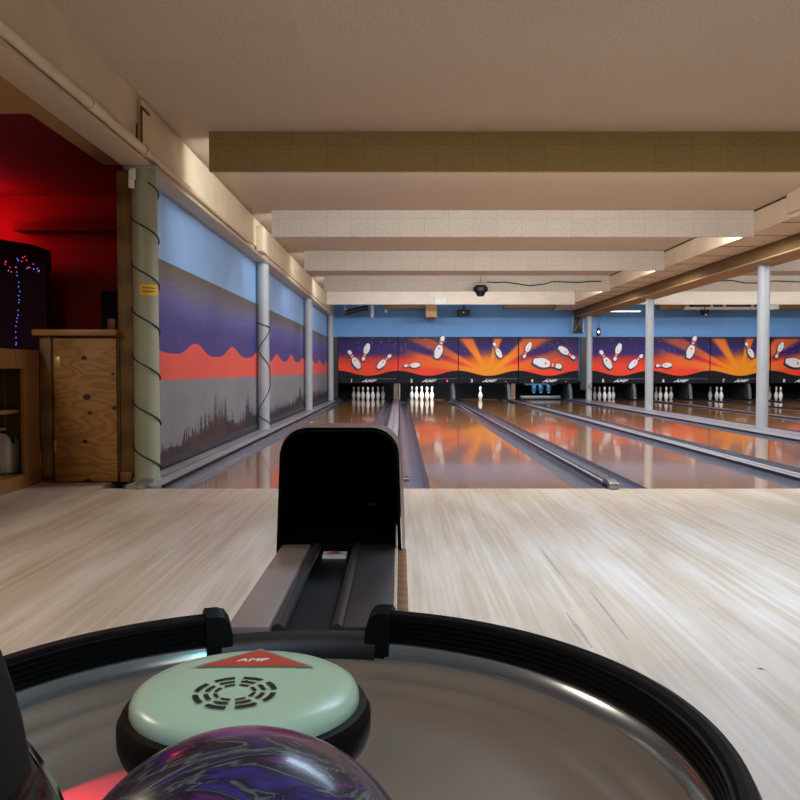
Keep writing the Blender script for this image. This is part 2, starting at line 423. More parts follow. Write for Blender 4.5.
while y < 24:
    h = ev(y); top = h * (random.uniform(0.62, 0.85) if random.random() < .6 else random.uniform(.95, 1.12))
    w = random.uniform(0.03, 0.08)
    k = 1 if (11.0 < y < 15.8 or random.random() < 0.25) else 0
    zb = 0.1
    pts = [(-w, zb)]
    nst = 5
    for j in range(nst):
        f = j / nst
        pts.append((-w * (1 - f) * random.uniform(0.6, 1.3), zb + (top - zb) * (f + 0.14)))
        pts.append((-w * (1 - f) * 0.45, zb + (top - zb) * (f + 0.17)))
    L = [(a, z) for a, z in pts]
    rgt = [(-a * random.uniform(.8, 1.1), z) for a, z in reversed(pts)]
    poly = L + [(0, top)] + rgt
    dd = random.uniform(0.003, 0.006)
    cidx = len(poly)
    mb.add([wy(y + a, min(z, top), dd) for a, z in poly] + [wy(y, zb, dd)], [(i, i + 1, cidx) for i in range(cidx - 1)], k)
    y += random.uniform(0.03, 0.085)
# undergrowth
yy = 6.6
prev = None
while yy < 24.1:
    z = 0.1 + (ev(yy) - 0.1) * random.uniform(0.25, 0.6)
    if prev: mb.add([wy(prev[0], .1, .0022), wy(yy, .1, .0022), wy(yy, z, .0022), wy(prev[0], prev[1], .0022)], [(0, 1, 2, 3)], 1 if 11 < yy < 15.8 else 0)
    prev = (yy, z); yy += 0.05
mb.build('tree_silhouettes', [M['tree1'], M['tree2']], W)
mb = MB()
for i in range(420):
    a = random.uniform(Y0, Y1); z = random.uniform(1.15, 1.70); r = random.uniform(0.004, 0.011)
    mb.add([wy(a - r, z, .0025), wy(a, z - r, .0025), wy(a + r, z, .0025), wy(a, z + r, .0025)], [(0, 1, 2, 3)])
mb.build('star_specks', M['star'], W)
struct(MB().box(WX, WX + 0.018, 6.5, 24.15, -0.01, 0.10).build('baseboard_left', M['base']))
# vertical trim boards beside columns
# left beam : lip, face, upper boxed-in segments
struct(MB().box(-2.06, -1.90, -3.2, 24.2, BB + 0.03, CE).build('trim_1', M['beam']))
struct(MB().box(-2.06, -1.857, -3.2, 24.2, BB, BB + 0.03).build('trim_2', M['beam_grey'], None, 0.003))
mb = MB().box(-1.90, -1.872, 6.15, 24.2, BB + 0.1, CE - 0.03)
struct(mb.build('trim_3', M['beam'], None, 0.004))
# right soffit (boxed duct) and brown beam
struct(MB().box(4.42, 5.0, 5.0, 24.2, 2.57, CE).build('trim_4', M['beam']))
struct(MB().box(4.36, 4.42, 5.0, 9.55, 2.62, CE).build('trim_5', M['beam'], None, 0.004))
struct(MB().box(4.99, 5.40, -3.2, 24.2, BB + .02, CE).build('trim_6', M['brown'], None, 0.004))
struct(MB().box(4.985, 5.44, -3.2, 24.2, BB, BB + .02).build('trim_11', M['brown_tan'], None, 0.003))
mb = MB()
for k in range(18):
    yv = 6.0 + k * 0.95
    mb.box(4.42, 4.99, yv, yv + 0.012, 2.565, 2.572)
mb.box(4.412, 4.42, 5, 24.2, CE - 0.022, CE - 0.004)
struct(mb.build('trim_7', M['cap_black']))

# left side room (red)
struct(MB().box(-6.2, -2.2, 9.6, 9.7, 0, CE).build('wall_side_back', M['redwall']))
struct(MB().box(-6.3, -6.2, -3.2, 9.7, -0.1, CE + 0.1).build('wall_side_left', M['redwall']))
struct(MB().box(-6.2, -2.06, -3.2, 5.62, 2.55, 2.65).build('ceiling_side_front', M['panelceil']))
struct(MB().box(-6.2, -2.06, 5.62, 9.7, CE - 0.02, CE + 0.1).build('ceiling_side', M['darkceil']))
struct(MB().box(-2.45, -2.06, 5.62, 7.0, 2.55, 2.65).build('trim_8', M['panelceil']))
struct(MB().box(at(15, 226, 9.4).x, -2.3, 9.35, 9.6, at(50, 231, 9.4).z, at(50, 222, 9.4).z).build('trim_9', M['darkceil']))
pw = at(46, 300, 9.0)
struct(MB().box(-6.2, pw.x, 9.0, 9.1, 0, at(20, 262, 9).z).build('wall_side_partition', M['purple']))
s0 = at(19, 268, 8.6)
mb = MB()
mb.prism([(-6.2, 7.6), (-4.6, 7.4), (s0.x, 8.9), (s0.x, 9.4), (-6.2, 9.4)], lambda q: (q[0], q[1], 1.95), lambda q: (q[0], q[1], 2.18))
struct(mb.build('trim_10', M['purple']))

# ------------------------------------------------------------------ lanes, gutters, cappings
def lane_lab(k): return 'lane under the pin panel numbered %d' % (k + 1)
GW = 0.225
for k, x in enumerate(LX):
    o = MB().box(x - HALF, x + HALF, FOUL, PIT, -0.10, 0).build('bowling_lane', M['lane'])
    tag(o, 'polished wooden bowling lane, %s, running to panel %s' % (ORD[k].replace('leftmost', 'first from left'), NUM[k]), 'bowling lane', 'polished wooden lanes')
def gutter(x0, x1, side, k):
    mb = MB(); n = 10; rings = []
    prof = []
    for i in range(n + 1):
        a = PI * i / n
        prof.append((x0 + (x1 - x0) * (0.5 - 0.5 * math.cos(a)), -0.002 - 0.082 * math.sin(a) ** 0.8))
    outer = [(x1, -0.1), (x0, -0.1)]
    poly = prof + outer
    mb.prism(poly, lambda q: (q[0], FOUL, q[1]), lambda q: (q[0], PIT - 0.3, q[1]))
    o = mb.build('gutter', M['gutter'], None, 0, True, 50)
    tag(o, 'grey gutter channel along the %s edge of the lane to panel %s' % (side, NUM[k]), 'gutter', 'lane gutters')
for k, x in enumerate(LX):
    gutter(x - HALF - GW, x - HALF, 'left', k); gutter(x + HALF, x + HALF + GW, 'right', k)
def capping(x0, x1, label, z=0.02):
    t = thing('division_capping', label, 'capping', ((x0 + x1) / 2, FOUL, 0), 'cappings between the gutters')
    w = x1 - x0
    e = min(0.018, w * 0.25)
    MB().box(x0 + e, x1 - e, FOUL + 0.02, PIT - 0.3, -0.1, z).build('capping_board', M['cap_grey'], t, 0.004)
    MB().box(x0, x0 + e, FOUL + 0.02, PIT - 0.3, -0.1, z + 0.004).build('edge_strip', M['cap_black'], t)
    MB().box(x1 - e, x1, FOUL + 0.02, PIT - 0.3, -0.1, z + 0.004).build('edge_strip', M['cap_black'], t)
    if w > 0.15:
        MB().box((x0 + x1) / 2 - 0.004, (x0 + x1) / 2 + 0.004, FOUL + 0.02, PIT - 0.3, z, z + 0.002).build('centre_seam', M['cap_black'], t)
    # end fitting at the foul line
    mb = MB()
    cx = (x0 + x1) / 2; hw = min(w / 2, 0.035)
    mb.prism([(0.0, -0.02), (0.0, 0.022), (0.10, 0.040), (0.2, 0.034), (0.2, -0.02)], lambda q: (cx - hw, FOUL - 0.05 + q[0], q[1] + 0.021), lambda q: (cx + hw, FOUL - 0.05 + q[0], q[1] + 0.021))
    plab(mb.build('end_fitting', M['steel'], t, 0.004), 'metal end fitting')
g = HALF + GW
capping(WX + 0.02, LX[0] - g, 'grey capping strip at the foot of the painted mural wall')
for k in range(7):
    a, b = LX[k] + g, LX[k + 1] - g
    nm = {0: 'grey capping strip between the first two lanes, behind the black hood', 3: 'broad grey capping between lanes four and five carrying white columns'}
    capping(a, b, nm.get(k, 'grey capping strip between the lanes to panels %s and %s' % (NUM[k], NUM[k + 1])))
capping(LX[7] + g, XR - 0.02, 'grey capping strip on the far right of the lane to panel eight')

# ------------------------------------------------------------------ baffles
for i, D in enumerate(BD):
    w = 0.05
    bay = (('left bay', -1.60, 4.42), ('right bay', 5.5, XR - 0.2))
    for nm, a, b in bay:
        if i == 0 and nm == 'left bay': b = 4.358
        if i == 4: a = -1.86 if nm == 'left bay' else 5.44
        if nm == 'right bay' and i < 2: continue
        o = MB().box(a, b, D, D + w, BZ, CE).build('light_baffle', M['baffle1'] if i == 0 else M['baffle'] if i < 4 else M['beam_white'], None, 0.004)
        pos = ORDN[i] + ' from the front'
        tag(o, 'cream ceiling baffle, %s, %s of the brown beam' % (pos, 'left' if nm == 'left bay' else 'right'), 'ceiling baffle', 'ceiling baffles across the lanes')

# ------------------------------------------------------------------ columns
def column(x, y, r, m, label, top=BB, z0=0.0):
    t = thing('support_column', label, 'column', (x, y, z0), 'round support columns')
    MB().cyl((x, y, z0 + 0.01), (x, y, top - 0.012), r, 32).build('shaft', m, t, 0, True)
    MB().box(x - r * 1.25, x + r * 1.25, y - r * 1.25, y + r * 1.25, top - 0.012, top).build('cap_plate', m, t)
    MB().lathe([(r, 0.01), (r * 1.15, 0.01), (r * 1.15, 0), (r, 0)], (x, y, z0), 32).build('foot_ring', m, t, 0, True)
    return t
LCX = -1.932
CY = [6.38, 11.9, 17.75, 23.4]
CR = [0.094, 0.083, 0.083, 0.083]
CL = ['cream round column by the wooden post, wrapped in green cord', 'white round column against the mural, wrapped in thin navy cord', 'plain white round column against the mural, third from the front', 'white round column against the mural beside the panel numbered one']
for i in range(4):
    c_ = column(LCX + (.008 if i == 0 else 0), CY[i], CR[i], M['columng'] if i == 0 else M['column'], CL[i], z0=0.02)
    if i == 0:
        mb = MB()
        # yellow sticker wrapped on the front right
        zt, zb = at(150, 284, 6.28).z, at(150, 295, 6.28).z
        rr = CR[0] + 0.0015
        mb.lathe([(rr, zb), (rr, zt)], (LCX + .008, CY[0], 0), 10, 0, R(-100), R(-8))
        for q in (0.3, 0.62):
            z = zb + (zt - zb) * q
            mb.lathe([(rr + .0008, z), (rr + .0008, z + 0.008)], (LCX + .008, CY[0], 0), 10, 1, R(-88), R(-30))
        plab(mb.build('sticker', [M['yellow'], M['ink']], c_), 'yellow warning sticker')
RCX = [5.22, 5.22, 5.22]; RY = [12.1, 17.6, 23.2]
RL = ['nearest white round column under the brown beam at right', 'middle white round column under the brown beam, between panels five and six', 'farthest white column under the brown beam, left of the panel numbered five']
for i in range(3):
    column(RCX[i], RY[i], 0.083, M['column'], RL[i], z0=0.02)

# cords
mb = MB(); pts = []
zt = 2.25; pitch = 0.345; n = 0
a = R(-60)
while True:
    z = zt - pitch * n / 24
    if z < 0.05: break
    ang = a + 2 * PI * n / 24
    rr = CR[0] + 0.007
    pts.append((LCX + .008 + rr * math.cos(ang), CY[0] + rr * math.sin(ang), z)); n += 1
mb.tube(pts, 0.006, 6)
tag(mb.build('wrapped_cord', M['cordg'], None, 0, True), 'dark green cord spiralling round the cream column by the wooden post', 'cord')
def wrap(cx, cy, r, ctrl, rad, m, label):
    sc = F / (cy - r); pcx = 400 + cx * F / cy
    P = []
    for (px, py) in ctrl:
        p_ = at(px, py, cy - r * 0.5)
        s_ = max(-1.25, min(1.25, (px - pcx) / (r * F / cy)))
        P.append((s_, p_.z))
    pts = []
    for (s0_, z0_), (s1_, z1_) in zip(P, P[1:]):
        for j in range(10):
            f = j / 10; ff = f * f * (3 - 2 * f) if False else f
            s_ = s0_ + (s1_ - s0_) * f; z = z0_ + (z1_ - z0_) * f
            ang = -PI / 2 + s_ * PI / 2 * 0.85
            pts.append((cx + (r + rad) * math.cos(ang), cy + (r + rad) * math.sin(ang), z))
    mb = MB().tube(pts, rad, 6)
    return tag(mb.build('wrapped_cord', m, None, 0, True), label, 'cord')
wrap(LCX, CY[1], CR[1], [(258, 322), (271, 328), (260, 350), (271, 370), (272, 385), (260, 411), (260, 415), (272, 425)], 0.007, M['cordb'], 'thin navy cord wound loosely round the white column on the mural')
wrap(5.22, RY[2], 0.083, [(584, 381), (592.5, 392), (588, 387), (592.5, 381), (584, 392)], 0.006, M['cordb'], 'dark cord crossed low on the farthest column under the brown beam')

# pipe on the beam
t = thing('ceiling_pipe', 'cream painted pipe running along the bottom of the left beam', 'pipe', (-1.86, 0, 2.45))
MB().tube([(-1.855, -3, 2.445), (-1.855, 6.1, 2.445)], 0.034, 14).build('pipe', M['beam'], t, 0, True)
MB().tube([(-1.85, 6.1, 2.440), (-1.85, 10.4, 2.440)], 0.026, 14).build('pipe', M['beam'], t, 0, True)
for y_ in (5.05, 6.12):
    MB().tube([(-1.853, y_, 2.445), (-1.853, y_ + 0.07, 2.445)], 0.040, 14).build('coupling', M['beam'], t, 0, True)
# stub box on beam and small bracket
o = MB().box(-1.872, -1.78, 11.0, 11.35, 2.405, CE - 0.12).build('junction_box', M['beam'], None, 0.006)
tag(o, 'cream boxed stub on the left beam above the second column', 'box')
o = MB().box(-1.872, -1.862, 6.13, 6.145, 2.46, 2.76).box(-1.872, -1.86, 6.13, 6.32, 2.745, 2.76).box(-1.868, -1.858, 6.0, 6.02, 2.48, 2.60).build('seam_strip', M['brown'])
tag(o, 'thin dark seam strip and bracket on the left beam above the first column', 'strip')
o = MB().box(-2.0, -1.965, 6.235, 6.275, 2.20, 2.33).box(-1.99, -1.95, 6.22, 6.255, 2.26, 2.34).build('cord_clamp', M['white'], None, 0.004)
tag(o, 'small off white clamp at the top of the cream column', 'clamp')

# ------------------------------------------------------------------ masking panels
PD = 24.08; PPX = 60.2
PS = at(401, 370, PD).x - at(400, 370, PD).x     # metres per pixel at the panels
def px2(pxv, pyv): p_ = at(pxv, pyv, PD); return p_.x, p_.z
XP = [338.5, 398.5, 458.7, 519.0, 590.0, 650.3, 710.5, 771.0]
PROF = [(0, 1.015), (0.75, 1.414), (2.25, 1.953), (3.375, 2.254), (4.5, 2.383), (5.875, 2.288), (7.25, 1.87), (8.625, 1.241), (9.375, .983), (9.4, .98), (9.9, .90), (10.4, .905), (10.9, .94), (11.75, 1.047), (12.625, 1.208), (13.5, 1.273), (14.3, 1.1), (14.8, .65), (15, 0.02)]
def sm(a, b, x):
    t_ = max(0, min(1, (x - a) / (b - a))); return t_ * t_ * (3 - 2 * t_)
def lerp(a, b, t_): return tuple(u + (v - u) * t_ for u, v in zip(a, b))
SUN = (488.5, 372.0)
RAYS = [(16, 7, 1.0), (34, 7, 0.9), (61, 9, 0.95), (-1, 4, .5)]
RAYANG = [(169, 6, 1.1), (153, 5, .85), (122, 9, 1.0), (75, 7, .95), (37, 9, 1.0), (12, 8, .8)]
def artcol(px, py):
    # px,py measured in the frame of the four left hand panels
    v = (py - 337) / 39.0
    base = lerp((40, 28, 84), (50, 38, 128), sm(0, .35, v))
    base = lerp(base, (206, 62, 64), sm(.38, .60, v)); base = lerp(base, (250, 82, 48), sm(.52, .78, v))
    dx, dy = px - SUN[0], SUN[1] - py
    d = math.hypot(dx, dy * 1.15); ang = math.degrees(math.atan2(dy + 1.5, dx))
    glow = 1 - sm(12, 62, d)
    fade = 1 - sm(66, 92, abs(dx))
    w = 0
    for a_, hw, s_ in RAYANG:
        w = max(w, s_ * (1 - sm(hw * 0.55, hw * 1.25, abs(ang - a_))))
    w = min(1, w * fade * (1 - 0.25 * sm(25, 75, d)))
    ray_c = lerp((255, 176, 40), (246, 124, 52), sm(8, 55, d))
    c_ = lerp(base, ray_c, w)
    c_ = lerp(c_, (255, 176, 34), (1 - sm(8, 32, d)) * .95)
    if v < 0.05: c_ = lerp(c_, (46, 34, 74), .7)
    return tuple(q * f for q, f in zip(c_, (1.0, .88, .86)))
PINS = {0: [((348.5, 350.3), (359.6, 368.3), 1), ((362.8, 360.8), (368.6, 343.6), 1), ((391, 354.6), (377.6, 368), 1)],
        1: [((404, 365.8), (419.8, 364.9), 1), ((443.3, 336), (436.4, 358.2), 1.05)],
        2: [((493.5, 342.6), (501, 357.6), 1)],
        3: [((523.6, 358), (530.4, 342.6), 1), ((562, 366.8), (533.4, 360.8), 1.0), ((575, 358.6), (558.6, 347), 1)]}
def art_mesh(k):
    x0 = XP[k]; wpx = PPX - 0.9
    nx, ny = 84, 56
    me = bpy.data.meshes.new('artwork'); vs = []; cs = []; fs = []
    for j in range(ny + 1):
        for i in range(nx + 1):
            px = x0 + wpx * i / nx; py = 337.3 + (378 - 337.3) * j / ny
            X = (i / nx - 0.5) * wpx * PS; Z = (370.5 - py) * PS + CZ
            cc = artcol(px, py)
            if py < 352 and random.random() < .006: cc = lerp(cc, (220, 215, 235), .6)
            vs.append((X, 0, Z)); cs.append(lin(cc))
    for j in range(ny):
        for i in range(nx):
            a_ = j * (nx + 1) + i
            fs.append((a_, a_ + nx + 1, a_ + nx + 2, a_ + 1))
    me.from_pydata(vs, [], fs)
    at_ = me.color_attributes.new('art', 'FLOAT_COLOR', 'POINT')
    for i, c_ in enumerate(cs): at_.data[i].color = c_
    me.materials.append(M['art'])
    return me, x0, wpx
def flatpoly(mb, pts, yv, mi): mb.add([(a_, yv, b_) for a_, b_ in pts], [tuple(range(len(pts)))], mi)
def pinflat(mb, head, base, x0, wpx, fat, yoff):
    cx = x0 + wpx / 2
    H = Vector(((head[0] - cx) * PS, (370.5 - head[1]) * PS + CZ)); B = Vector(((base[0] - cx) * PS, (370.5 - base[1]) * PS + CZ))
    ax = H - B; L = ax.length; ax /= L; nr = Vector((-ax.y, ax.x))
    k_ = L / 15 * fat * 1.0
    def ribbon(h0, h1, grow, mi, yv, sh=(0, 0)):
        pr = [(h, r) for h, r in PROF if h0 <= h <= h1]
        for (h, r), (h2, r2) in zip(pr, pr[1:]):
            q = []
            for hh, ss in ((h, r + grow), (h2, r2 + grow), (h2, -r2 - grow), (h, -r - grow)):
                hh2 = (hh - 7.5) * (1 + grow / 9.0) + 7.5
                pt = B + ax * (hh2 / 15 * L) + nr * (ss * k_)
                q.append((pt.x + sh[0], pt.y + sh[1]))
            flatpoly(mb, q, yv, mi)
    ribbon(0, 15, 0.75, 3, yoff + 0.001, (-0.012, -0.022))
    ribbon(0, 15, 0.0, 1, yoff - 0.001)
    ribbon(8.6, 10.0, 0.02, 2, yoff - 0.003); ribbon(10.4, 11.8, 0.02, 2, yoff - 0.003)
    # small red crown on the belly
    c_ = B + ax * (L * .40); w = k_ * 1.0
    tri = [c_ + nr * w * .9, c_ - nr * w * .9, c_ + ax * w * 1.1]
    flatpoly(mb, [(q.x, q.y) for q in tri], yoff - 0.003, 2)
def masking_panel(k, x0px, num):
    me, x0, wpx = art_mesh(k % 4)
    width = wpx * PS
    cx = at(x0px + wpx / 2, 370, PD).x
    t = thing('masking_panel', 'sunset and flying pins panel numbered %s above the pin deck' % NUM[num - 1], 'pin panel', (cx, PD, 0), 'illustrated panels over the pin decks')
    zt = (370.5 - 336.9) * PS + CZ; zb = (370.5 - 383.2) * PS + CZ
    MB().box(cx - PPX * PS / 2 + .006, cx + PPX * PS / 2 - .006, PD + 0.013, 24.199, zb, zt).build('backing_board', M['band'], t)
    a_ = bpy.data.objects.new('artwork', me); COL.objects.link(a_); a_.parent = t; a_.location = (0, 0.010, 0)
    for h_, b_, f_ in PINS[k % 4]:
        mb = MB(); pinflat(mb, h_, b_, x0, wpx, f_, -0.002)
        for v in mb.v: v.x += cx; v.y += PD
        mb.build('painted_pin', [M['band'], M['artwhite'], M['artred'], M['artdark']], a_)
    # wavy black lower band
    mb = MB(); n = 40; tops = []
    for i in range(n + 1):
        f = i / n
        py = 373.2 + 2.6 * -math.cos(2 * PI * f)
        tops.append((cx + (f - .5) * (PPX * PS - .012), (370.5 - py) * PS + CZ))
    for (xa, za), (xb, zb2) in zip(tops, tops[1:]):
        mb.loft([[(xa, PD - 0.012, zb), (xb, PD - 0.012, zb), (xb, PD - 0.012, zb2), (xa, PD - 0.012, za)], [(xa, PD + 0.012, zb), (xb, PD + 0.012, zb), (xb, PD + 0.012, zb2), (xa, PD + 0.012, za)]])
    b_ = mb.build('lower_band', M['band'], t)
    z = (370.5 - 381) * PS + CZ
    def put(vs, fs, X, Z, name, m_):
        MB().add([(X + a2, PD - 0.015, Z + b2) for a2, b2 in vs], fs).build(name, m_, b_)
    vs, fs = text_geo(str(num), 0.13)
    put(vs, fs, cx + (13.4 - 30) * PS, z + 0.005, 'lane_number', M['artwhite'])
    vs, fs = text_geo('AMF', 0.105, 0.6, 1.75)
    put(vs, fs, cx + (30 - 30) * PS, z, 'maker_mark', M['artwhite'])
    mb = MB().box(cx - width * .05, cx + width * .48, PD - 0.0145, PD - 0.012, (370.5 - 378.8) * PS + CZ - .003, (370.5 - 378.8) * PS + CZ + .003)
    mb.build('pinstripe', M['cap_grey'], b_)
    if num in (2, 3, 4):
        MB().box(cx + (49 - 30) * PS - .018, cx + (49 - 30) * PS + .018, PD - .016, PD - .012, z - .03, z + .035).build('indicator', M['pink'], b_) if num == 2 else MB().box(cx + (47.5 - 30) * PS - .014, cx + (47.5 - 30) * PS + .014, PD - .016, PD - .012, z - .03, z - .004).build('indicator', M['pink'], b_)
    return t
for k in range(8): masking_panel(k, XP[k], k + 1)
# dark filler between panels four and five, and left of panel 1
xa = at(579.6, 370, PD).x; xb = at(590, 370, PD).x
o = MB().box(xa + .03, xb - .03, PD + 0.02, PD + .1, 0.3, at(400, 337, PD).z).build('filler_panel', M['black'])
tag(o, 'narrow black filler panel behind the column between panels four and five', 'panel')
o = MB().box(-1.99, at(338, 370, PD).x - .005, PD + 0.02, PD + .1, 0.06, at(400, 337, PD).z).build('filler_panel', M['black'])
tag(o, 'narrow black filler panel left of the panel numbered one', 'panel')

# ------------------------------------------------------------------ kickbacks
KX = [(396.5, 'between the pin decks under panels one and two', 'wood'), (453, 'between the pin decks under panels two and three', 'grey'), (510.5, 'between the pin decks under panels three and four', 'both'), (570, 'right of the pin deck under panel four', 'grey'), (634, 'between the pin decks under panels five and six', 'grey'), (690, 'between the pin decks under panels six and seven', 'grey'), (749, 'between the pin decks under panels seven and eight', 'grey')]
for px, lb, kind in KX:
    x = at(px, 395, 24.15).x
    t = thing('kickback', 'dark upright divider %s' % lb, 'divider', (x, 24.2, 0), 'dividers between the pin decks')
    MB().box(x - 0.04, x + 0.04, 24.32, 25.3, 0.028, 0.56).build('side_plate', M['kick'], t)
    if kind in ('grey', 'both'):
        xx = x - (0.06 if kind == 'both' else 0)
        mb = MB()
        pr = [(xx - .045, .483), (xx - .03, .3), (xx - .01, .03), (xx + .07, .03), (xx + .055, .3), (xx + .015, .483)]
        mb.prism(pr, lambda q: (q[0], 24.14, q[1]), lambda q: (q[0], 24.19, q[1]))
        plab(mb.build('guard', M['kickg'], t), 'pale grey curved guard')
    if kind in ('wood', 'both'):
        xx = x + (0.075 if kind == 'both' else -.02)
        plab(MB().box(xx - .06, xx + .06, 24.14, 24.19, .03, .483).build('edge_board', M['kickw'], t), 'brown wooden edge board')
        if kind == 'wood':
            MB().box(xx + .09, xx + .125, 24.14, 24.19, .03, .483).build('edge_trim', M['cap_grey'], t)
# ------------------------------------------------------------------ pins
I = 0.0254
def pin_proto(x, y, label, group):
    prof = [(r * I, h * I) for h, r in PROF]
    mis = [1 if (9.375 <= PROF[i][0] < 9.85 or 10.35 <= PROF[i][0] < 10.85) else 0 for i in range(len(PROF) - 1)]
    mb = MB(); mb.lathe([(0.001, 0)] + prof, (0, 0, 0), 20, mis=[0] + mis)
    o = mb.build('bowling_pin', [M['pin'], M['red']], None, 0, True, 60); o.location = (x, y, 0.001)
    return tag(o, label, 'bowling pin', group)
proto = None
def pin(px, D, label, group, z=0.001, tilt=0):
    global proto
    x = at(px, 395, D).x
    if proto is None:
        proto = pin_proto(x, D, label, group); return proto
    o = proto.copy(); COL.objects.link(o); o.location = (x, D, z); o.rotation_euler = (tilt, 0, 0)
    return tag(o, label, 'bowling pin', group)
HP = FOUL + 18.29 + 0.05
ROW = 0.264
dep = [3, 2, 1, 0, 1, 2, 3]
for i, px in enumerate([353.8, 358.5, 363.0, 367.9, 372.8, 378.0, 383.0]):
    pin(px, HP + dep[i] * ROW, 'dim white bowling pin under panel one, %s in the row of seven' % ORD[i], 'pins under panel one')
for i, px in enumerate([411.9, 416.6, 421.8, 427.1, 432.0]):
    pin(px, HP + dep[i] * ROW, 'bright white bowling pin under panel two, %s in the row of five' % ORD[i], 'pins under panel two')
pin(480.4, HP, 'single bluish white bowling pin standing alone under panel three', 'pins under panel three')
for i, px in enumerate([594.8, 599.4, 604.6, 609.4, 613.2]):
    pin(px, HP + [3, 2, 0, 1, 2][i] * ROW, 'dim grey bowling pin under panel five, %s in its row of five' % ORD[i], 'pins under panel five')
for i, px in enumerate([656.2, 660.4, 666.2, 671.0]):
    pin(px, HP + [3, 2, 0, 2][i] * ROW, 'dim grey bowling pin under panel six, %s in its row of four' % ORD[i], 'pins under panel six')
for i, px in enumerate([710.2, 716.8, 721.2]):
    pin(px, HP + [3, 0.8, 0][i] * ROW, 'dim grey bowling pin under panel seven, %s of three' % ['leftmost', 'middle one', 'rightmost'][i], 'pins under panel seven')
for i, px in enumerate([769.4, 776.2, 780.6]):
    pin(px, HP + [3, 0.8, 0][i] * ROW, 'dim grey bowling pin under panel eight, %s of three' % ['leftmost', 'middle one', 'rightmost'][i], 'pins under panel eight')
# pin machine lowered on lane 4
cx = LX[3] + 0.12; y = HP + 0.15
M['cup'] = mat('cup_blue_plastic', (40, 84, 110), 0.2, 0.1)
t = thing('pinsetter', 'dark pin setting machine lowered under panel four with blue lit cups', 'pinsetter', (cx, y, 0.02))
MB().box(cx - .62, cx + .55, y - .02, y + .06, .035, .115).build('sweep_bar', M['kickg'], t, 0.01)
for s_ in (-.60, .52):
    MB().box(cx + s_ - .02, cx + s_ + .02, y + .06, y + .5, .05, .12).build('sweep_arm', M['kick'], t, 0.006)
MB().box(cx - .5, cx + .45, y + .1, y + .8, .42, .47).build('deck_plate', M['kick'], t, 0.006)
for j, px in enumerate([534.5, 541.5, 549.5]):
    xx = at(px, 390, y).x
    mb = MB().lathe([(.045, .23), (.075, .25), (.08, .36), (.07, .42), (.04, .42)], (xx, y + .14, 0), 16)
    cup = mb.build('pin_cup', M['cup'], t, 0, True)
    MB().lathe([(.05, .225), (.03, .20), (.02, .19), (.001, .19)], (xx, y + .14, 0), 12).build('cup_tip', M['white'], cup, 0, True)
    MB().lathe([(.082, .30), (.09, .305), (.082, .31)], (xx, y + .14, 0), 16).build('cup_ring', M['black'], cup, 0, True)

# ------------------------------------------------------------------ ball return
RC = Vector((-0.109, 0.733, 0))
BR = thing('ball_return', 'ball return with round rack, ramp and black hood standing on the approach', 'ball return', (RC.x, RC.y, 0))
def ring(prof, a0, a1, n=72):
    return MB().lathe(prof, (RC.x, RC.y, 0), n, 0, a0, a1)
RO = 0.392
def shellprof(p): return p
# pedestal and dish
MB().lathe([(.001, 0.002), (.26, .002), (.26, .05), (.20, .08), (.20, .36), (.30, .40), (.001, .40)], (RC.x, RC.y, 0), 48).build('pedestal', M['rampdark'], BR, 0, True)
dishp = [(.001, .430), (.10, .4295), (.18, .4275), (.26, .4275), (.285, .4335), (.305, .441), (.311, .4455), (.315, .4455), (.330, .453), (.336, .458), (.340, .458), (.357, .468), (.364, .4745), (.37, .4745), (.37, .415), (.30, .402), (.001, .402)]
MB().lathe(dishp, (RC.x, RC.y, 0), 96).build('dish', M['dish'], BR, 0, True, 50)
A0, A1 = R(79.0), R(108.5)          # gap where the ramp comes in
g0, g1 = A1 + R(3), A0 + 2 * PI - R(3)
ring([(.3655, .4735), (.3655, .476), (.368, .482), (.372, .490), (.376, .494), (.38, .494), (.38, .446), (.3655, .446)], g0, g1, 120).build('metal_rim', M['rim'], BR, 0, True, 50)
rp = [(.377, .492), (.3735, .4945)]
for j in range(5):
    z = .4965 + j * .0062
    rp += [(.3728 + j * .0012, z), (.3722 + j * .0012, z + .0025), (.3752 + j * .0012, z + .0035), (.3752 + j * .0012, z + .005)]
rp += [(.382, .5305), (.388, .5335), (.396, .530), (.401, .520), (.401, .445), (.392, .44), (.377, .446), (.377, .492)]
mb = ring(rp, g0, g1, 150)
n_ = len(rp) - 1
mb.build('bumper_rail', M['rubber'], BR, 0, True, 35)
for a_, sgn in ((A1 + R(2.2), 1), (A0 - R(2.2), -1)):
    mb = MB(); rings = []
    cp = [(.366, .474), (.367, .50), (.372, .532), (.388, .541), (.402, .532), (.407, .50), (.407, .446), (.38, .44)]
    for da, sc in ((-.062, .55), (-.052, .80), (-.036, .95), (-.012, 1.0), (.03, 1.0)):
        ang = a_ + sgn * da
        rr = []
        for r_, z_ in cp:
            zz = .474 + (z_ - .474) * sc if z_ > .474 else z_
            rr.append((RC.x + r_ * math.cos(ang), RC.y + r_ * math.sin(ang), zz))
        rings.append(rr)
    mb.loft(rings); mb.build('rail_end_cap', M['rubber'], BR, 0, True, 50)
# low black lip across the ramp mouth
mb = ring([(.362, .472), (.364, .490), (.374, .499), (.392, .5015), (.394, .49), (.394, .44), (.362, .45)], A0 - R(1), A1 + R(1), 30)
mb.build('mouth_lip', M['trough'], BR, 0, True, 50)
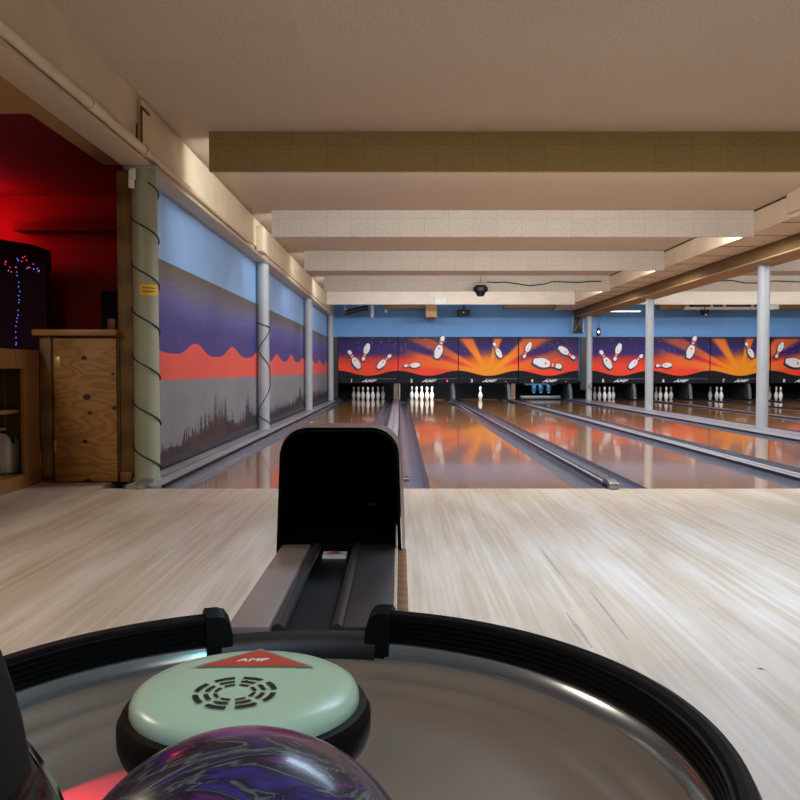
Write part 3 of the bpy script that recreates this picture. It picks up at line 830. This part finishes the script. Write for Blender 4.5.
# ramp body
XL, XRr = -0.236, -0.004
YR0, YH, YB = 1.128, 1.64, 2.42
ZR = 0.505
MB().box(XL + .004, XRr - .004, YR0 + .02, YB - .05, 0.002, .470).build('base_cabinet', M['rampdark'], BR, 0.006)
mb = MB()
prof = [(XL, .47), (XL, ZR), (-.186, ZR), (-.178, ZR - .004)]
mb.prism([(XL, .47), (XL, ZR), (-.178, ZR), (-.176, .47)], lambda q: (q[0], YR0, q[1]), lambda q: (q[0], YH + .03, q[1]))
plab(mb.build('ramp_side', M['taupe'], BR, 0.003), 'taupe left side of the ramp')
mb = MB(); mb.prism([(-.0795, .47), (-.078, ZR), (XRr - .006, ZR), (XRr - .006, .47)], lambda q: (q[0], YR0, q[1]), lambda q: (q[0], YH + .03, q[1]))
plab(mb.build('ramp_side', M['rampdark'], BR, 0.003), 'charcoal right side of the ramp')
MB().box(XL + .012, XRr - .012, YH + .03, YB - .3, .475, ZR + .001).build('hood_shade_block', M['hood'], BR)  # black block painting the shade inside the hood, in place of the ramp
mb = MB(); mb.box(-.178, -.078, YR0, YH + .03, .472, .484); mb.build('trough', M['trough'], BR)
for xx in (-.1665, -.086):
    MB().tube([(xx, YR0 + .004, ZR - .006), (xx, YH + .03, ZR - .006)], .009, 12).build('track_ridge', M['rampdark'], BR, 0, True)
MB().box(XRr - .006, XRr, YR0, YH, .468, ZR + .002).build('edge_trim', M['kickg'] if False else M['beam_grey'], BR, .002)
plab(MB().box(XRr, .0125, YR0 - .01, YH + .02, .01, ZR - .006).build('side_panel', M['oak'], BR, .002), 'orange brown wooden side panel')
st = at(335, 552.5, 1.60)
pc = onz(335, 552.8, ZR - .014)
sk = MB().box(pc.x - .0235, pc.x + .0235, pc.y - .021, pc.y + .021, .484, .4905)
sk = sk.build('sticker', M['artwhite'], BR); plab(sk, 'small white sticker with a red triangle')
MB().add([(pc.x - .017, pc.y - .008, .4912), (pc.x + .017, pc.y - .008, .4912), (pc.x, pc.y + .016, .4912)], [(0, 1, 2)]).build('emblem', M['emblem'], sk)
# hood : arched shell, open to the front
def arch(x0, x1, z0, z1, rad, y, n=8, bulge=0):
    pts = [(x0, y, z0)]
    for i in range(n + 1):
        a = PI - (PI / 2) * i / n
        pts.append((x0 + bulge + rad + rad * math.cos(a), y, z1 - rad + rad * math.sin(a)))
    for i in range(n + 1):
        a = PI / 2 - (PI / 2) * i / n
        pts.append((x1 - bulge - rad + rad * math.cos(a), y, z1 - rad + rad * math.sin(a)))
    pts.append((x1, y, z0))
    return pts
hx0, hx1 = -.243, .004
zt = .741
outer = [arch(hx0 - .001, hx1 + .002, .47, zt - .001, .054, YH + .012, bulge=.008), arch(hx0 - .004, hx1 + .008, .47, zt + .006, .058, YH + .04, bulge=.008), arch(hx0, hx1 + .006, .46, zt - .028, .07, YH + .28, bulge=.012), arch(hx0 + .01, hx1 + .004, .46, zt - .085, .07, YH + .55, bulge=.02), arch(hx0 + .03, hx1 - .02, .46, zt - .18, .06, YH + .75, bulge=.02)]
plab(MB().loft(outer, 0, cap=False, closed=False).add([v for v in outer[-1]], [tuple(range(len(outer[-1])))]).build('hood_shell', M['shell'], BR, 0, True, 60), 'taupe outer shell of the hood')
lip_o = arch(hx0 - .001, hx1 + .0, .47, zt - .006, .052, YH, bulge=.008)
lip_b = arch(hx0 - .001, hx1 + .0, .47, zt - .006, .052, YH + .018, bulge=.008)
inn = arch(hx0 + .004, hx1 - .005, .475, zt - .010, .047, YH, bulge=.007)
inn2 = arch(hx0 + .010, hx1 - .008, .475, zt - .014, .046, YH + .1, bulge=.007)
inn3 = arch(hx0 + .012, hx1 - .006, .475, zt - .045, .05, YH + .30, bulge=.014)
inn4 = arch(hx0 + .03, hx1 - .02, .475, zt - .11, .05, YH + .55, bulge=.02)
mb = MB().loft([lip_b, lip_o, inn, inn2, inn3, inn4], 0, cap=False, closed=False)
mb.add(inn4, [tuple(range(len(inn4)))])
mb.build('hood_lining', M['hood'], BR, 0, True, 50)
wl = at(371.5, 504.6, YH + .5)
plab(MB().box(wl.x - .010, wl.x + .010, YH + .50, YH + .504, wl.z - .004, wl.z + .004).build('tag', M['artwhite'], BR), 'small white tag inside the hood')
MB().cyl((.008, YH + .3, .60), (.022, YH + .3, .60), .008, 10).build('latch', M['steel'], BR, 0, True)
# hand blower
bc = Vector((-0.136, 0.735, 0)); BZt = .5725
HB = MB().lathe([(.001, .430), (.100, .430), (.099, .45), (.092, .48), (.088, .525), (.001, .525)], (bc.x, bc.y, 0), 48).build('hand_blower', M['stem'], BR, 0, True)
MB().lathe([(.060, .520), (.098, .520), (.107, .526), (.110, .535), (.110, .550), (.106, .558), (.098, .560), (.06, .558)], (bc.x, bc.y, 0), 64).build('rubber_rim', M['rubber'], HB, 0, True)
MB().lathe([(.0985, .554), (.0998, .559), (.0995, .565), (.097, .5705), (.090, .5745), (.075, .5765), (.05, .5775), (.001, .578)], (bc.x, bc.y, 0), 72).build('mint_cap', M['mint'], HB, 0, True)
mb = MB()
vc = onz(235, 692, .5785)
for r0, r1 in ((.0148, .0182), (.0222, .0262), (.0305, .0355)):
    for j in range(8):
        a_ = R(45 * j + 8 + 3); b_ = R(45 * j + 45 - 5 + 3); nn = 6
        for q in range(nn):
            u, v = a_ + (b_ - a_) * q / nn, a_ + (b_ - a_) * (q + 1) / nn
            mb.add([(vc.x + r0 * math.cos(u), vc.y + r0 * math.sin(u), .5787), (vc.x + r1 * math.cos(u), vc.y + r1 * math.sin(u), .5787), (vc.x + r1 * math.cos(v), vc.y + r1 * math.sin(v), .5787), (vc.x + r0 * math.cos(v), vc.y + r0 * math.sin(v), .5787)], [(0, 1, 2, 3)])
mb.build('vent_slots', M['black'], HB)
T = [onz(192, 667.5, .578), onz(315, 667.5, .578), onz(261, 649, .578)]
ce = (T[0] + T[1] + T[2]) / 3
mb = MB()
for q, p2 in (((1.0), 1), ):
    pass
mb.add([(v.x, v.y, .5784) for v in T], [(0, 1, 2)], 0)
mb.add([((ce + (v - ce) * .86).x, (ce + (v - ce) * .86).y, .5788) for v in T], [(0, 1, 2)], 1)
em = mb.build('emblem', [M['taupe'], M['emblem']], HB)
vs, fs = text_geo('AMF', .0115, 0.2, 1.25)
tcx = onz(252, 660, .579)
MB().add([(tcx.x + a_, tcx.y + b_, .5791) for a_, b_ in vs], fs).build('lettering', M['pin'], HB)

# balls
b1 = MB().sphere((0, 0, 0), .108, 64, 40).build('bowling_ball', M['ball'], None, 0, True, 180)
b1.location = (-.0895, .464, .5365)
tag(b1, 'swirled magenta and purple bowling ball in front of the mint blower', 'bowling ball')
# dark post at the near left
mb = MB()
rings = []
for z, xr_, g_ in ((0.002, -.128, 0), (.60, -.128, 0), (.70, -.1305, .004), (.7125, -.133, .006), (.7275, -.1357, .01), (.74, -.139, .015), (.752, -.143, .025), (.765, -.158, .05)):
    rings.append([(-.40 + g_, .25, z), (xr_ - .02, .25, z), (xr_, .265, z), (xr_, .30, z), (xr_ - .02, .315, z), (-.40 + g_, .315, z)])
mb.loft(rings)
ep = thing('end_post', 'dark grey upright with rounded top at the lower left, beside the rack', 'post', (-.25, .28, 0))
mb.build('upright', M['foam'], ep, 0.004)
mb = MB(); rings = []
for z, xr_ in ((.003, -.107), (.62, -.108), (.66, -.112), (.68, -.118), (.695, -.124), (.704, -.129), (.7115, -.1345), (.714, -.139)):
    rings.append([(-.41, .24, z), (xr_ - .02, .24, z), (xr_ - .006, .246, z), (xr_, .262, z), (xr_, .30, z), (xr_ - .006, .314, z), (xr_ - .02, .32, z), (-.41, .32, z)])
mb.loft(rings); plab(mb.build('sleeve', M['ball2'], ep, 0, True, 50), 'glossy black lower sleeve')

# ------------------------------------------------------------------ left cabinets
FY = 6.38
def bx(px0, py0, px1, py1, D, d1): a_ = at(px0, py1, D); b_ = at(px1, py0, D); return (a_.x, b_.x, D, d1, a_.z, b_.z)
c0 = at(52, 484, FY); c1 = at(118, 336, FY)
t = thing('storage_cabinet', 'plywood storage cabinet beside the wooden post and cream column', 'cabinet', (c0.x, FY, 0))
MB().box(c0.x - .08, c1.x, FY + .02, FY + .55, .04, c1.z).build('carcass', M['pine'], t, .003)
MB().box(c0.x - .08, c0.x + .006, FY, FY + .02, .04, c1.z).build('face_stile', M['pine'], t, .002)
d0 = at(56, 481, FY); d1 = at(117, 338.5, FY)
mb = MB().box(d0.x, d1.x - .005, FY - .012, FY + .012, d0.z, d1.z)
dr = mb.build('door', M['ply'], t, .003)
for (px, py, r) in [(84, 358, 2.6), (87, 397, 3.6), (115.5, 408, 3), (90, 413, 2.2), (85, 441.5, 2.4), (88, 481, 3), (113, 374, 1.6), (55.0, 363, .0)]:
    if r == 0: continue
    q = at(px, py, FY - .0125); rr = r * FY / F
    xs = [(q.x + rr * math.cos(2 * PI * j / 14) * 1.15, FY - .0132, q.z + rr * .85 * math.sin(2 * PI * j / 14)) for j in range(14)]
    xs = [(min(v[0], d1.x - .006), v[1], max(v[2], d0.z + .002)) for v in xs]
    MB().add(xs, [tuple(range(14))]).build('knot', M['knot'], dr)
for py in (362.5, 446):
    q = at(57, py, FY); MB().box(q.x - .018, q.x + (.03 if py < 400 else .0), FY - .018, FY - .012, q.z - .045, q.z + .045).build('hinge', M['hinge'], dr, .002)
# counter slab
a_ = at(32, 335.5, FY - .05); b_ = at(116.5, 329, FY - .05)
o = MB().box(a_.x, b_.x, FY - .06, FY + .62, c1.z + .001, c1.z + .048).build('counter_top', M['top'], None, .006)
tag(o, 'pale wooden counter slab lying on the plywood cabinet', 'counter top')
q = at(113.5, 326, FY + .2)
o = MB().box(q.x - .03, q.x + .03, FY + .15, FY + .2, c1.z + .049, c1.z + .14).build('wood_block', M['pine'], None, .003)
tag(o, 'small upright wood block on the counter slab by the post', 'block')
# full height post
p0 = at(119.8, 480, 6.42)
t = thing('wooden_post', 'tall brown wooden post between the plywood cabinet and cream column', 'post', (p0.x + .05, 6.46, 0))
MB().box(p0.x, -2.036, 6.42, 6.497, .0, BB - .005).build('post', M['pine'], t, .004)
MB().box(p0.x + .004, -2.05, 6.40, 6.42, .0, .075).build('foot_block', M['oak'], t, .003)
# shelf unit along the aisle
X = -2.72
t = thing('shelf_unit', 'low open oak shelf unit along the left aisle holding a jug', 'shelf unit', (X, 5.4, 0))
y0, y1 = 3.6, 6.34
MB().box(X - .5, X, y0, y1, .865, 1.005).build('top_rail', M['oak'], t, .004)
MB().box(X - .46, X, y0, y1, .0, .10).build('base_rail', M['oak'], t, .004)
MB().box(X - .03, X - .005, 6.085, y1, .10, .865).build('stile', M['oak'], t)
MB().box(X - .46, X - .03, y1 - .02, y1, .10, .865).build('end_panel', M['kickw'], t)
MB().box(X - .46, X - .05, y0, y1 - .03, .545, .57).build('shelf', M['oak'], t, .002)
MB().box(X - .48, X - .46, y0, y1, .0, .865).build('back_panel', M['kickw'], t)
MB().box(X - .26, X - .245, y1 - .03, y1 - .02, .10, .865).build('shelf_standard', M['steel'], t)
# jug
jx, jy = -2.925, 6.18
t = thing('plastic_jug', 'white plastic jug standing inside the low oak shelf unit', 'jug', (jx, jy, .1))
def sq(h, z, r=.03):
    pts = []
    for qx, qy, a0 in ((1, -1, -90), (1, 1, 0), (-1, 1, 90), (-1, -1, 180)):
        for j in range(4):
            an = R(a0 + 30 * j); pts.append((jx + qx * (h - r) + r * math.cos(an), jy + qy * (h - r) + r * math.sin(an), z))
    return pts
MB().loft([sq(.082, .101), sq(.09, .112), sq(.09, .155), sq(.086, .158), sq(.086, .285), sq(.09, .288), sq(.09, .315), sq(.06, .385), sq(.035, .40, .02)]).build('body', M['jug'], t, 0, True, 45)
MB().lathe([(.001, .43), (.026, .43), (.028, .40), (.028, .395)], (jx, jy, 0), 16).build('cap', M['jug'], t, 0, True)
MB().tube([(jx + .01, jy - .04, .40), (jx + .05, jy - .06, .405), (jx + .088, jy - .05, .37), (jx + .094, jy - .04, .32)], .011, 8).build('handle', M['black'], t, 0, True)
# dark speaker on red wall
a_ = at(101, 331, 9.2); b_ = at(116, 291, 9.2)
t = thing('speaker_box', 'black rectangular box against the red wall above the counter', 'speaker', (a_.x + .1, 9.2, a_.z))
MB().box(a_.x, b_.x + .12, 9.2, 9.598, a_.z, b_.z).build('case', M['black'], t, .01)
MB().box(a_.x + .02, b_.x + .10, 9.19, 9.2, a_.z + .02, b_.z - .02).build('grille', M['void'], t)

# string lights
def string(pts, cols, label, drop):
    p3 = [at(px, py, D) for px, py, D in pts]
    t = thing('string_lights', label, 'string lights', tuple(p3[0]))
    MB().tube(p3, .002, 6).build('wire', M['black'], t, 0, True)
    first = {}
    for i, (q, c_) in enumerate(zip(p3, cols)):
        if c_ in first:
            o = first[c_][0].copy(); COL.objects.link(o); o.location = q - first[c_][1]
        else:
            o = MB().sphere(q, .0062, 10, 6).build('bulb', M['bulbb' if c_ == 'b' else 'bulbr'], t, 0, True); first[c_] = (o, q)
    return t
P1 = []; C1 = []
for i in range(17):
    f = min(1, max(0, i / 16 + random.uniform(-.025, .025)))
    P1.append((16.5 + 4.5 * math.sin(f * 5.5) * (0.4 + .3 * f) + random.uniform(-.8, .8) + 2 * f, 272 + 74 * f, 8.9)); C1.append('b')
string(P1, C1, 'strand of blue fairy lights hanging down the dark purple wall', 1)
P2 = []; C2 = []
for i in range(22):
    f = i / 21
    P2.append((4 + 35 * f + random.uniform(-3, 3), 263 + 5 * math.sin(f * 9) + random.uniform(-5, 5) + 3 * f, 8.3)); C2.append('r' if random.random() < .6 else 'b')
string(P2, C2, 'bunch of red and blue fairy lights along the dark soffit', 0)

# ------------------------------------------------------------------ ceiling fittings
def bar(px0, py0, px1, py1, D, d, name, m_, label, cat, bev=.006):
    a_ = at(px0, py1, D); b_ = at(px1, py0, D)
    return tag(MB().box(a_.x, b_.x, D, D + d, a_.z, b_.z).build(name, m_, None, bev), label, cat)
q = at(480.5, 290, 17.5)
t = thing('stage_light', 'black stage light in a yoke hanging before the fourth baffle', 'stage light', (q.x, 17.5, CE))
MB().tube([(q.x - .11, 17.5, q.z), (q.x - .11, 17.5, q.z + .16), (q.x + .11, 17.5, q.z + .16), (q.x + .11, 17.5, q.z)], .008, 8).build('yoke', M['steel'], t, 0, True)
MB().cyl((q.x, 17.5, q.z + .16), (q.x, 17.5, CE), .012, 8).build('stem', M['steel'], t, 0, True)
MB().lathe([(.001, -.13), (.075, -.12), (.10, -.06), (.155, -.02), (.155, .05), (.10, .10), (.001, .11)], (q.x, 17.5, q.z), 20).build('housing', M['black'], t, 0, True)
MB().lathe([(.001, -.136), (.06, -.134), (.07, -.12)], (q.x, 17.5, q.z), 16).build('lens', M['kickg'], t, 0, True)
pts = []
cx_ = [(487, 282), (497, 282.6), (505, 282), (515, 283.5), (530, 285.8), (545, 284), (553, 281.5), (565, 282), (580, 282.4), (592, 281.2), (601, 281.5)]
for (px, py) in cx_: pts.append(at(px, py, 17.738))
tag(MB().tube(pts, .012, 6).build('power_cable', M['black'], None, 0, True), 'black cable sagging from the stage light towards the soffit', 'cable')
pts = [at(px, py, 17.738) for px, py in [(690, 281.5), (715, 281), (732, 280.5), (745, 283), (757, 283), (775, 281), (800, 282)]]
tag(MB().tube(pts, .012, 6).build('power_cable', M['black'], None, 0, True), 'black cable along the baffle right of the brown beam', 'cable')
bar(434.5, 297, 446, 304.5, 21.28, .0199, 'blank_plate', M['white'], 'rectangular cream cover plate on the rearmost baffle', 'cover plate')
# near the back wall
t_ = bar(426, 304, 437, 317, 22.7, 1.498, 'duct_box', M['tan'], 'tan wooden box jutting from the blue wall above panel two', 'box')
bar(384, 305, 425, 308.6, 23.9, .299, 'wall_rail', M['tan'], 'thin brown board under the ceiling above panels one and two', 'board')
bar(504, 304, 560, 308, 23.9, .299, 'wall_rail', M['tan'], 'thin brown board under the ceiling above panels three and four', 'board')
bar(660, 304, 800, 309.5, 23.95, .249, 'wall_rail', M['tan'], 'thin brown board under the ceiling above panels six to eight', 'board')
q = at(464, 312.5, 23.8)
t = thing('projector', 'small black projector with a white lens on the blue wall', 'projector', (q.x, 23.8, q.z))
MB().box(q.x - .19, q.x + .17, 23.75, 24.0, q.z - .09, q.z + .08).build('case', M['black'], t, .02)
MB().cyl((q.x - .02, 23.72, q.z), (q.x - .02, 23.75, q.z), .025, 12).build('lens', M['white'], t, 0, True)
MB().box(q.x - .03, q.x + .03, 23.85, 23.9, q.z + .08, CE).build('mount', M['black'], t)
q = at(372, 311, 23.6)
t = thing('hanging_cylinder', 'short white cylinder hanging above panel one', 'hanging fitting', (q.x, 23.6, CE))
MB().lathe([(.001, q.z - .2), (.04, q.z - .17), (.055, q.z - .1), (.055, q.z + .15), (.001, q.z + .15)], (q.x, 23.6, 0), 14).build('body', M['white'], t, 0, True)
MB().cyl((q.x, 23.6, q.z + .14), (q.x, 23.6, CE), .01, 8).build('stem', M['white'], t, 0, True)
q = at(386, 311, 23.7)
t = thing('spot_lamp', 'tiny white spot lamp on a bracket above panel one', 'lamp', (q.x, 23.7, CE))
MB().lathe([(.001, -.05), (.04, -.04), (.04, .03), (.02, .05)], (q.x, 23.7, q.z), 12).build('head', M['white'], t, 0, True)
MB().tube([(q.x, 23.7, q.z + .04), (q.x - .1, 23.75, q.z + .08), (q.x - .12, 23.75, CE)], .01, 6).build('bracket', M['steel'], t, 0, True)
p3 = [at(345, 313, 23.3), at(352, 311, 23.3), at(360, 309, 23.3), at(368, 308, 23.3)]
t = thing('duct_pipe', 'dark duct pipe under the ceiling above panel one', 'duct', tuple(p3[0]))
MB().tube([(p.x, p.y, p.z) for p in p3], .075, 12).build('pipe', M['kick'], t, 0, True)
for p in p3[:3:2]:
    MB().box(p.x - .015, p.x + .015, p.y - .01, p.y + .01, p.z + .06, CE).build('hanger', M['steel'], t)
# framed speaker by far column
a_ = at(573, 334, 23.9); b_ = at(583.5, 316, 23.9)
t = thing('wall_speaker', 'black speaker in a metal wall bracket left of the farthest column', 'speaker', ((a_.x + b_.x) / 2, 23.9, a_.z))
MB().box(a_.x + .03, b_.x - .02, 23.92, 24.18, a_.z + .05, b_.z - .02).build('case', M['black'], t, .01)
mb = MB()
cs = [(a_.x, a_.z + .04), (b_.x, a_.z + .04), (b_.x, b_.z), (a_.x, b_.z)]
for (u0, w0), (u1, w1) in zip(cs, cs[1:] + cs[:1]): mb.cyl((u0, 23.9, w0), (u1, 23.9, w1), .012, 6)
mb.cyl((a_.x + .06, 23.9, a_.z + .1), (b_.x - .06, 23.9, b_.z - .05), .012, 6)
mb.build('bracket', M['steel'], t)
# hanging lamp
q = at(598.5, 332, 22.9)
t = thing('hanging_lamp', 'small black lamp hanging on two wires right of the farthest column', 'lamp', (q.x, 22.9, CE))
for s_ in (-.05, .04):
    MB().cyl((q.x + s_ * .5, 22.9, q.z + .1), (q.x + s_, 22.9, CE), .005, 6).build('wire', M['black'], t)
MB().lathe([(.001, -.12), (.05, -.10), (.065, 0), (.05, .10), (.001, .12)], (q.x, 22.9, q.z), 14).build('housing', M['black'], t, 0, True)
MB().sphere((q.x - .01, 22.84, q.z + .0), .032, 12, 8).build('bulb', M['tube'], t, 0, True)
# white tube lights
def tubelight(px0, px1, py, D, label, hang):
    a_ = at(px0, py, D); b_ = at(px1, py, D)
    t = thing('tube_light', label, 'tube light', ((a_.x + b_.x) / 2, D, CE))
    MB().box(a_.x, b_.x, D - .03, D + .03, a_.z + .015, a_.z + .04).build('housing', M['white'], t, .006)
    MB().cyl((a_.x + .05, D, a_.z), (b_.x - .05, D, a_.z), .012, 10).build('tube', M['tube'], t, 0, True)
    for xx in (a_.x + .1, b_.x - .1):
        MB().cyl((xx, D, a_.z + .04), (xx, D, CE), .008, 6).build('hanger', M['steel'], t)
tubelight(608, 642, 311.5, 23.0, 'slim white tube light hanging right of the farthest column', 1)
a_ = at(683, 310, 22.6); b_ = at(757, 303, 22.6)
t = thing('ceiling_unit', 'pale slatted unit under the rear ceiling above panels six and seven', 'ceiling unit', ((a_.x + b_.x) / 2, 22.6, CE))
MB().box(a_.x, b_.x, 22.5, 22.58, a_.z, a_.z + .075).build('front_rail', M['beam_grey'], t, .01)
MB().box(a_.x + .3, b_.x, 22.6, 23.3, a_.z + .09, b_.z + .25).build('body', M['kick'], t, .01)
for f in (.0, .36, .55, .97):
    xx = a_.x + .1 + (b_.x - a_.x - .2) * f
    MB().box(xx - .025, xx + .025, 22.5, 22.6, a_.z + .07, CE).build('strut', M['beam_grey'], t)
q = at(704, 312.5, 22.4)
t = thing('spot_lamp', 'black spot lamp below the slatted unit above panel six', 'lamp', (q.x, 22.4, CE))
MB().lathe([(.001, -.08), (.08, -.07), (.14, .02), (.12, .07), (.001, .08)], (q.x, 22.35, q.z), 16).build('housing', M['black'], t, 0, True)
MB().sphere((q.x, 22.28, q.z - .06), .035, 10, 8).build('bulb', M['tan'], t, 0, True)
MB().cyl((q.x, 22.35, q.z + .07), (q.x, 22.35, CE), .012, 6).build('stem', M['black'], t)
q = at(772, 307, 22.6)
t = thing('smoke_detector', 'round white detector on a plate right of the nearest right column', 'detector', (q.x, 22.6, q.z))
MB().box(q.x - .15, q.x + .2, 22.62, 22.7, q.z - .06, q.z + .12).build('plate', M['white'], t, .005)
MB().cyl((q.x - .02, 22.56, q.z - .01), (q.x - .02, 22.62, q.z - .01), .07, 16).build('body', M['white'], t, 0, True)

# ------------------------------------------------------------------ lights
def area(name, loc, rot, sx, sy, power, col):
    l = bpy.data.lights.new(name, 'AREA'); l.shape = 'RECTANGLE'; l.size = sx; l.size_y = sy; l.energy = power; l.color = col
    o = bpy.data.objects.new(name, l); COL.objects.link(o); o.location = loc; o.rotation_euler = rot
    return o
def point(name, loc, power, col, r=.05):
    l = bpy.data.lights.new(name, 'POINT'); l.energy = power; l.color = col; l.shadow_soft_size = r
    o = bpy.data.objects.new(name, l); COL.objects.link(o); o.location = loc
    return o
COOL = (0.92, 0.96, 1.0); WARM = (1.0, .84, .64)
DN = [145, 120, 100, 55, 6]; SD = [85, 75, 70, 110, 13]
for i, D in enumerate(BD):
    area('baffle_lamp', (2.25, D + .13, 2.605), (0, 0, 0), 4.26, .06, DN[i], COOL)
    area('baffle_lamp', (1.42, D + .17, 2.70), (R(90), 0, 0), 5.76, .06, SD[i], COOL)
    if 0 < i < 4:
        area('baffle_lamp_end', (4.16, D + .34, 2.625), (0, R(-90), 0), .05, .5, 12, COOL)
    if i > 0:
        area('baffle_lamp', (8.9, D + .13, 2.605), (0, 0, 0), 6.4, .06, DN[i] * .8, COOL)
        area('baffle_lamp', (8.9, D + .17, 2.70), (R(90), 0, 0), 6.4, .06, SD[i], COOL)
# lamps over the seating area behind the camera
area('seating_lamp', (1.2, -1.9, 2.80), (0, 0, 0), 3.0, 1.0, 42, WARM)
area('seating_lamp', (7.5, 3.6, 2.80), (0, 0, 0), 3.0, .3, 90, COOL)
ap = area('approach_lamp', (1.3, 3.3, 2.82), (0, 0, 0), 1.6, .5, 80, (.60, .76, 1.0)); ap.data.spread = R(120)
area('aisle_fill', (-3.4, 2.2, 2.53), (0, 0, 0), .6, .6, 78, WARM)  # added unseen warm fill that brightens the left cabinets
def spot(name, loc, tgt, power, col, ang, r=.06, blend=.6):
    l = bpy.data.lights.new(name, 'SPOT'); l.energy = power; l.color = col; l.spot_size = R(ang); l.spot_blend = blend; l.shadow_soft_size = r
    o = bpy.data.objects.new(name, l); COL.objects.link(o); o.location = loc
    o.rotation_euler = (Vector(tgt) - Vector(loc)).to_track_quat('-Z', 'Y').to_euler()
    return o
spot('return_fill_spot', (.1, .25, 2.8), (-.1, 1.0, .45), 34, (1.0, .98, .92), 62, .3)  # added unseen fill spot brightening the dish and ramp
spot('teal_led', (.9, -.9, 2.5), (-.1, .9, .5), 55, (.25, .9, 1.0), 24, .10)
spot('blue_led', (.35, -1.2, 2.4), (-.0, .9, .5), 45, (.12, .2, 1.0), 22, .06)
spot('red_streak_spot', (-1.74, 4.1, 2.74), (-.365, .87, .43), 170, (1.0, .03, .08), 5, .08)  # added unseen narrow spot that makes the red streak on the dish
# red room lamp
point('red_lamp', (-4.6, 9.1, 2.45), 14, (1.0, .03, .05), .1)
point('blue_lamp', (-5.3, 8.2, 1.2), 1.5, (.25, .2, 1.0), .1)
# pin deck lamps
for k, pw_ in ((1, 16), (2, 8), (0, .2), (3, 5.0), (4, .3), (5, .25), (6, .25), (7, .25)):
    area('pin_deck_lamp', (LX[k], 24.33, .52), (R(30), 0, 0), .8, .05, pw_, (.88, .95, 1.0) if k != 3 else (.4, .75, 1.0))

w = bpy.data.worlds.new('world'); S.world = w; w.use_nodes = True
w.node_tree.nodes['Background'].inputs[0].default_value = (.02, .018, .016, 1)
S.view_settings.view_transform = 'Standard'; S.view_settings.look = 'None'
S.view_settings.exposure = 0.0; S.view_settings.gamma = 1.0
S.view_settings.use_curve_mapping = False
S.cycles.use_denoising = True
S.cycles.max_bounces = 8; S.cycles.diffuse_bounces = 4; S.cycles.glossy_bounces = 4
S.cycles.sample_clamp_indirect = 6
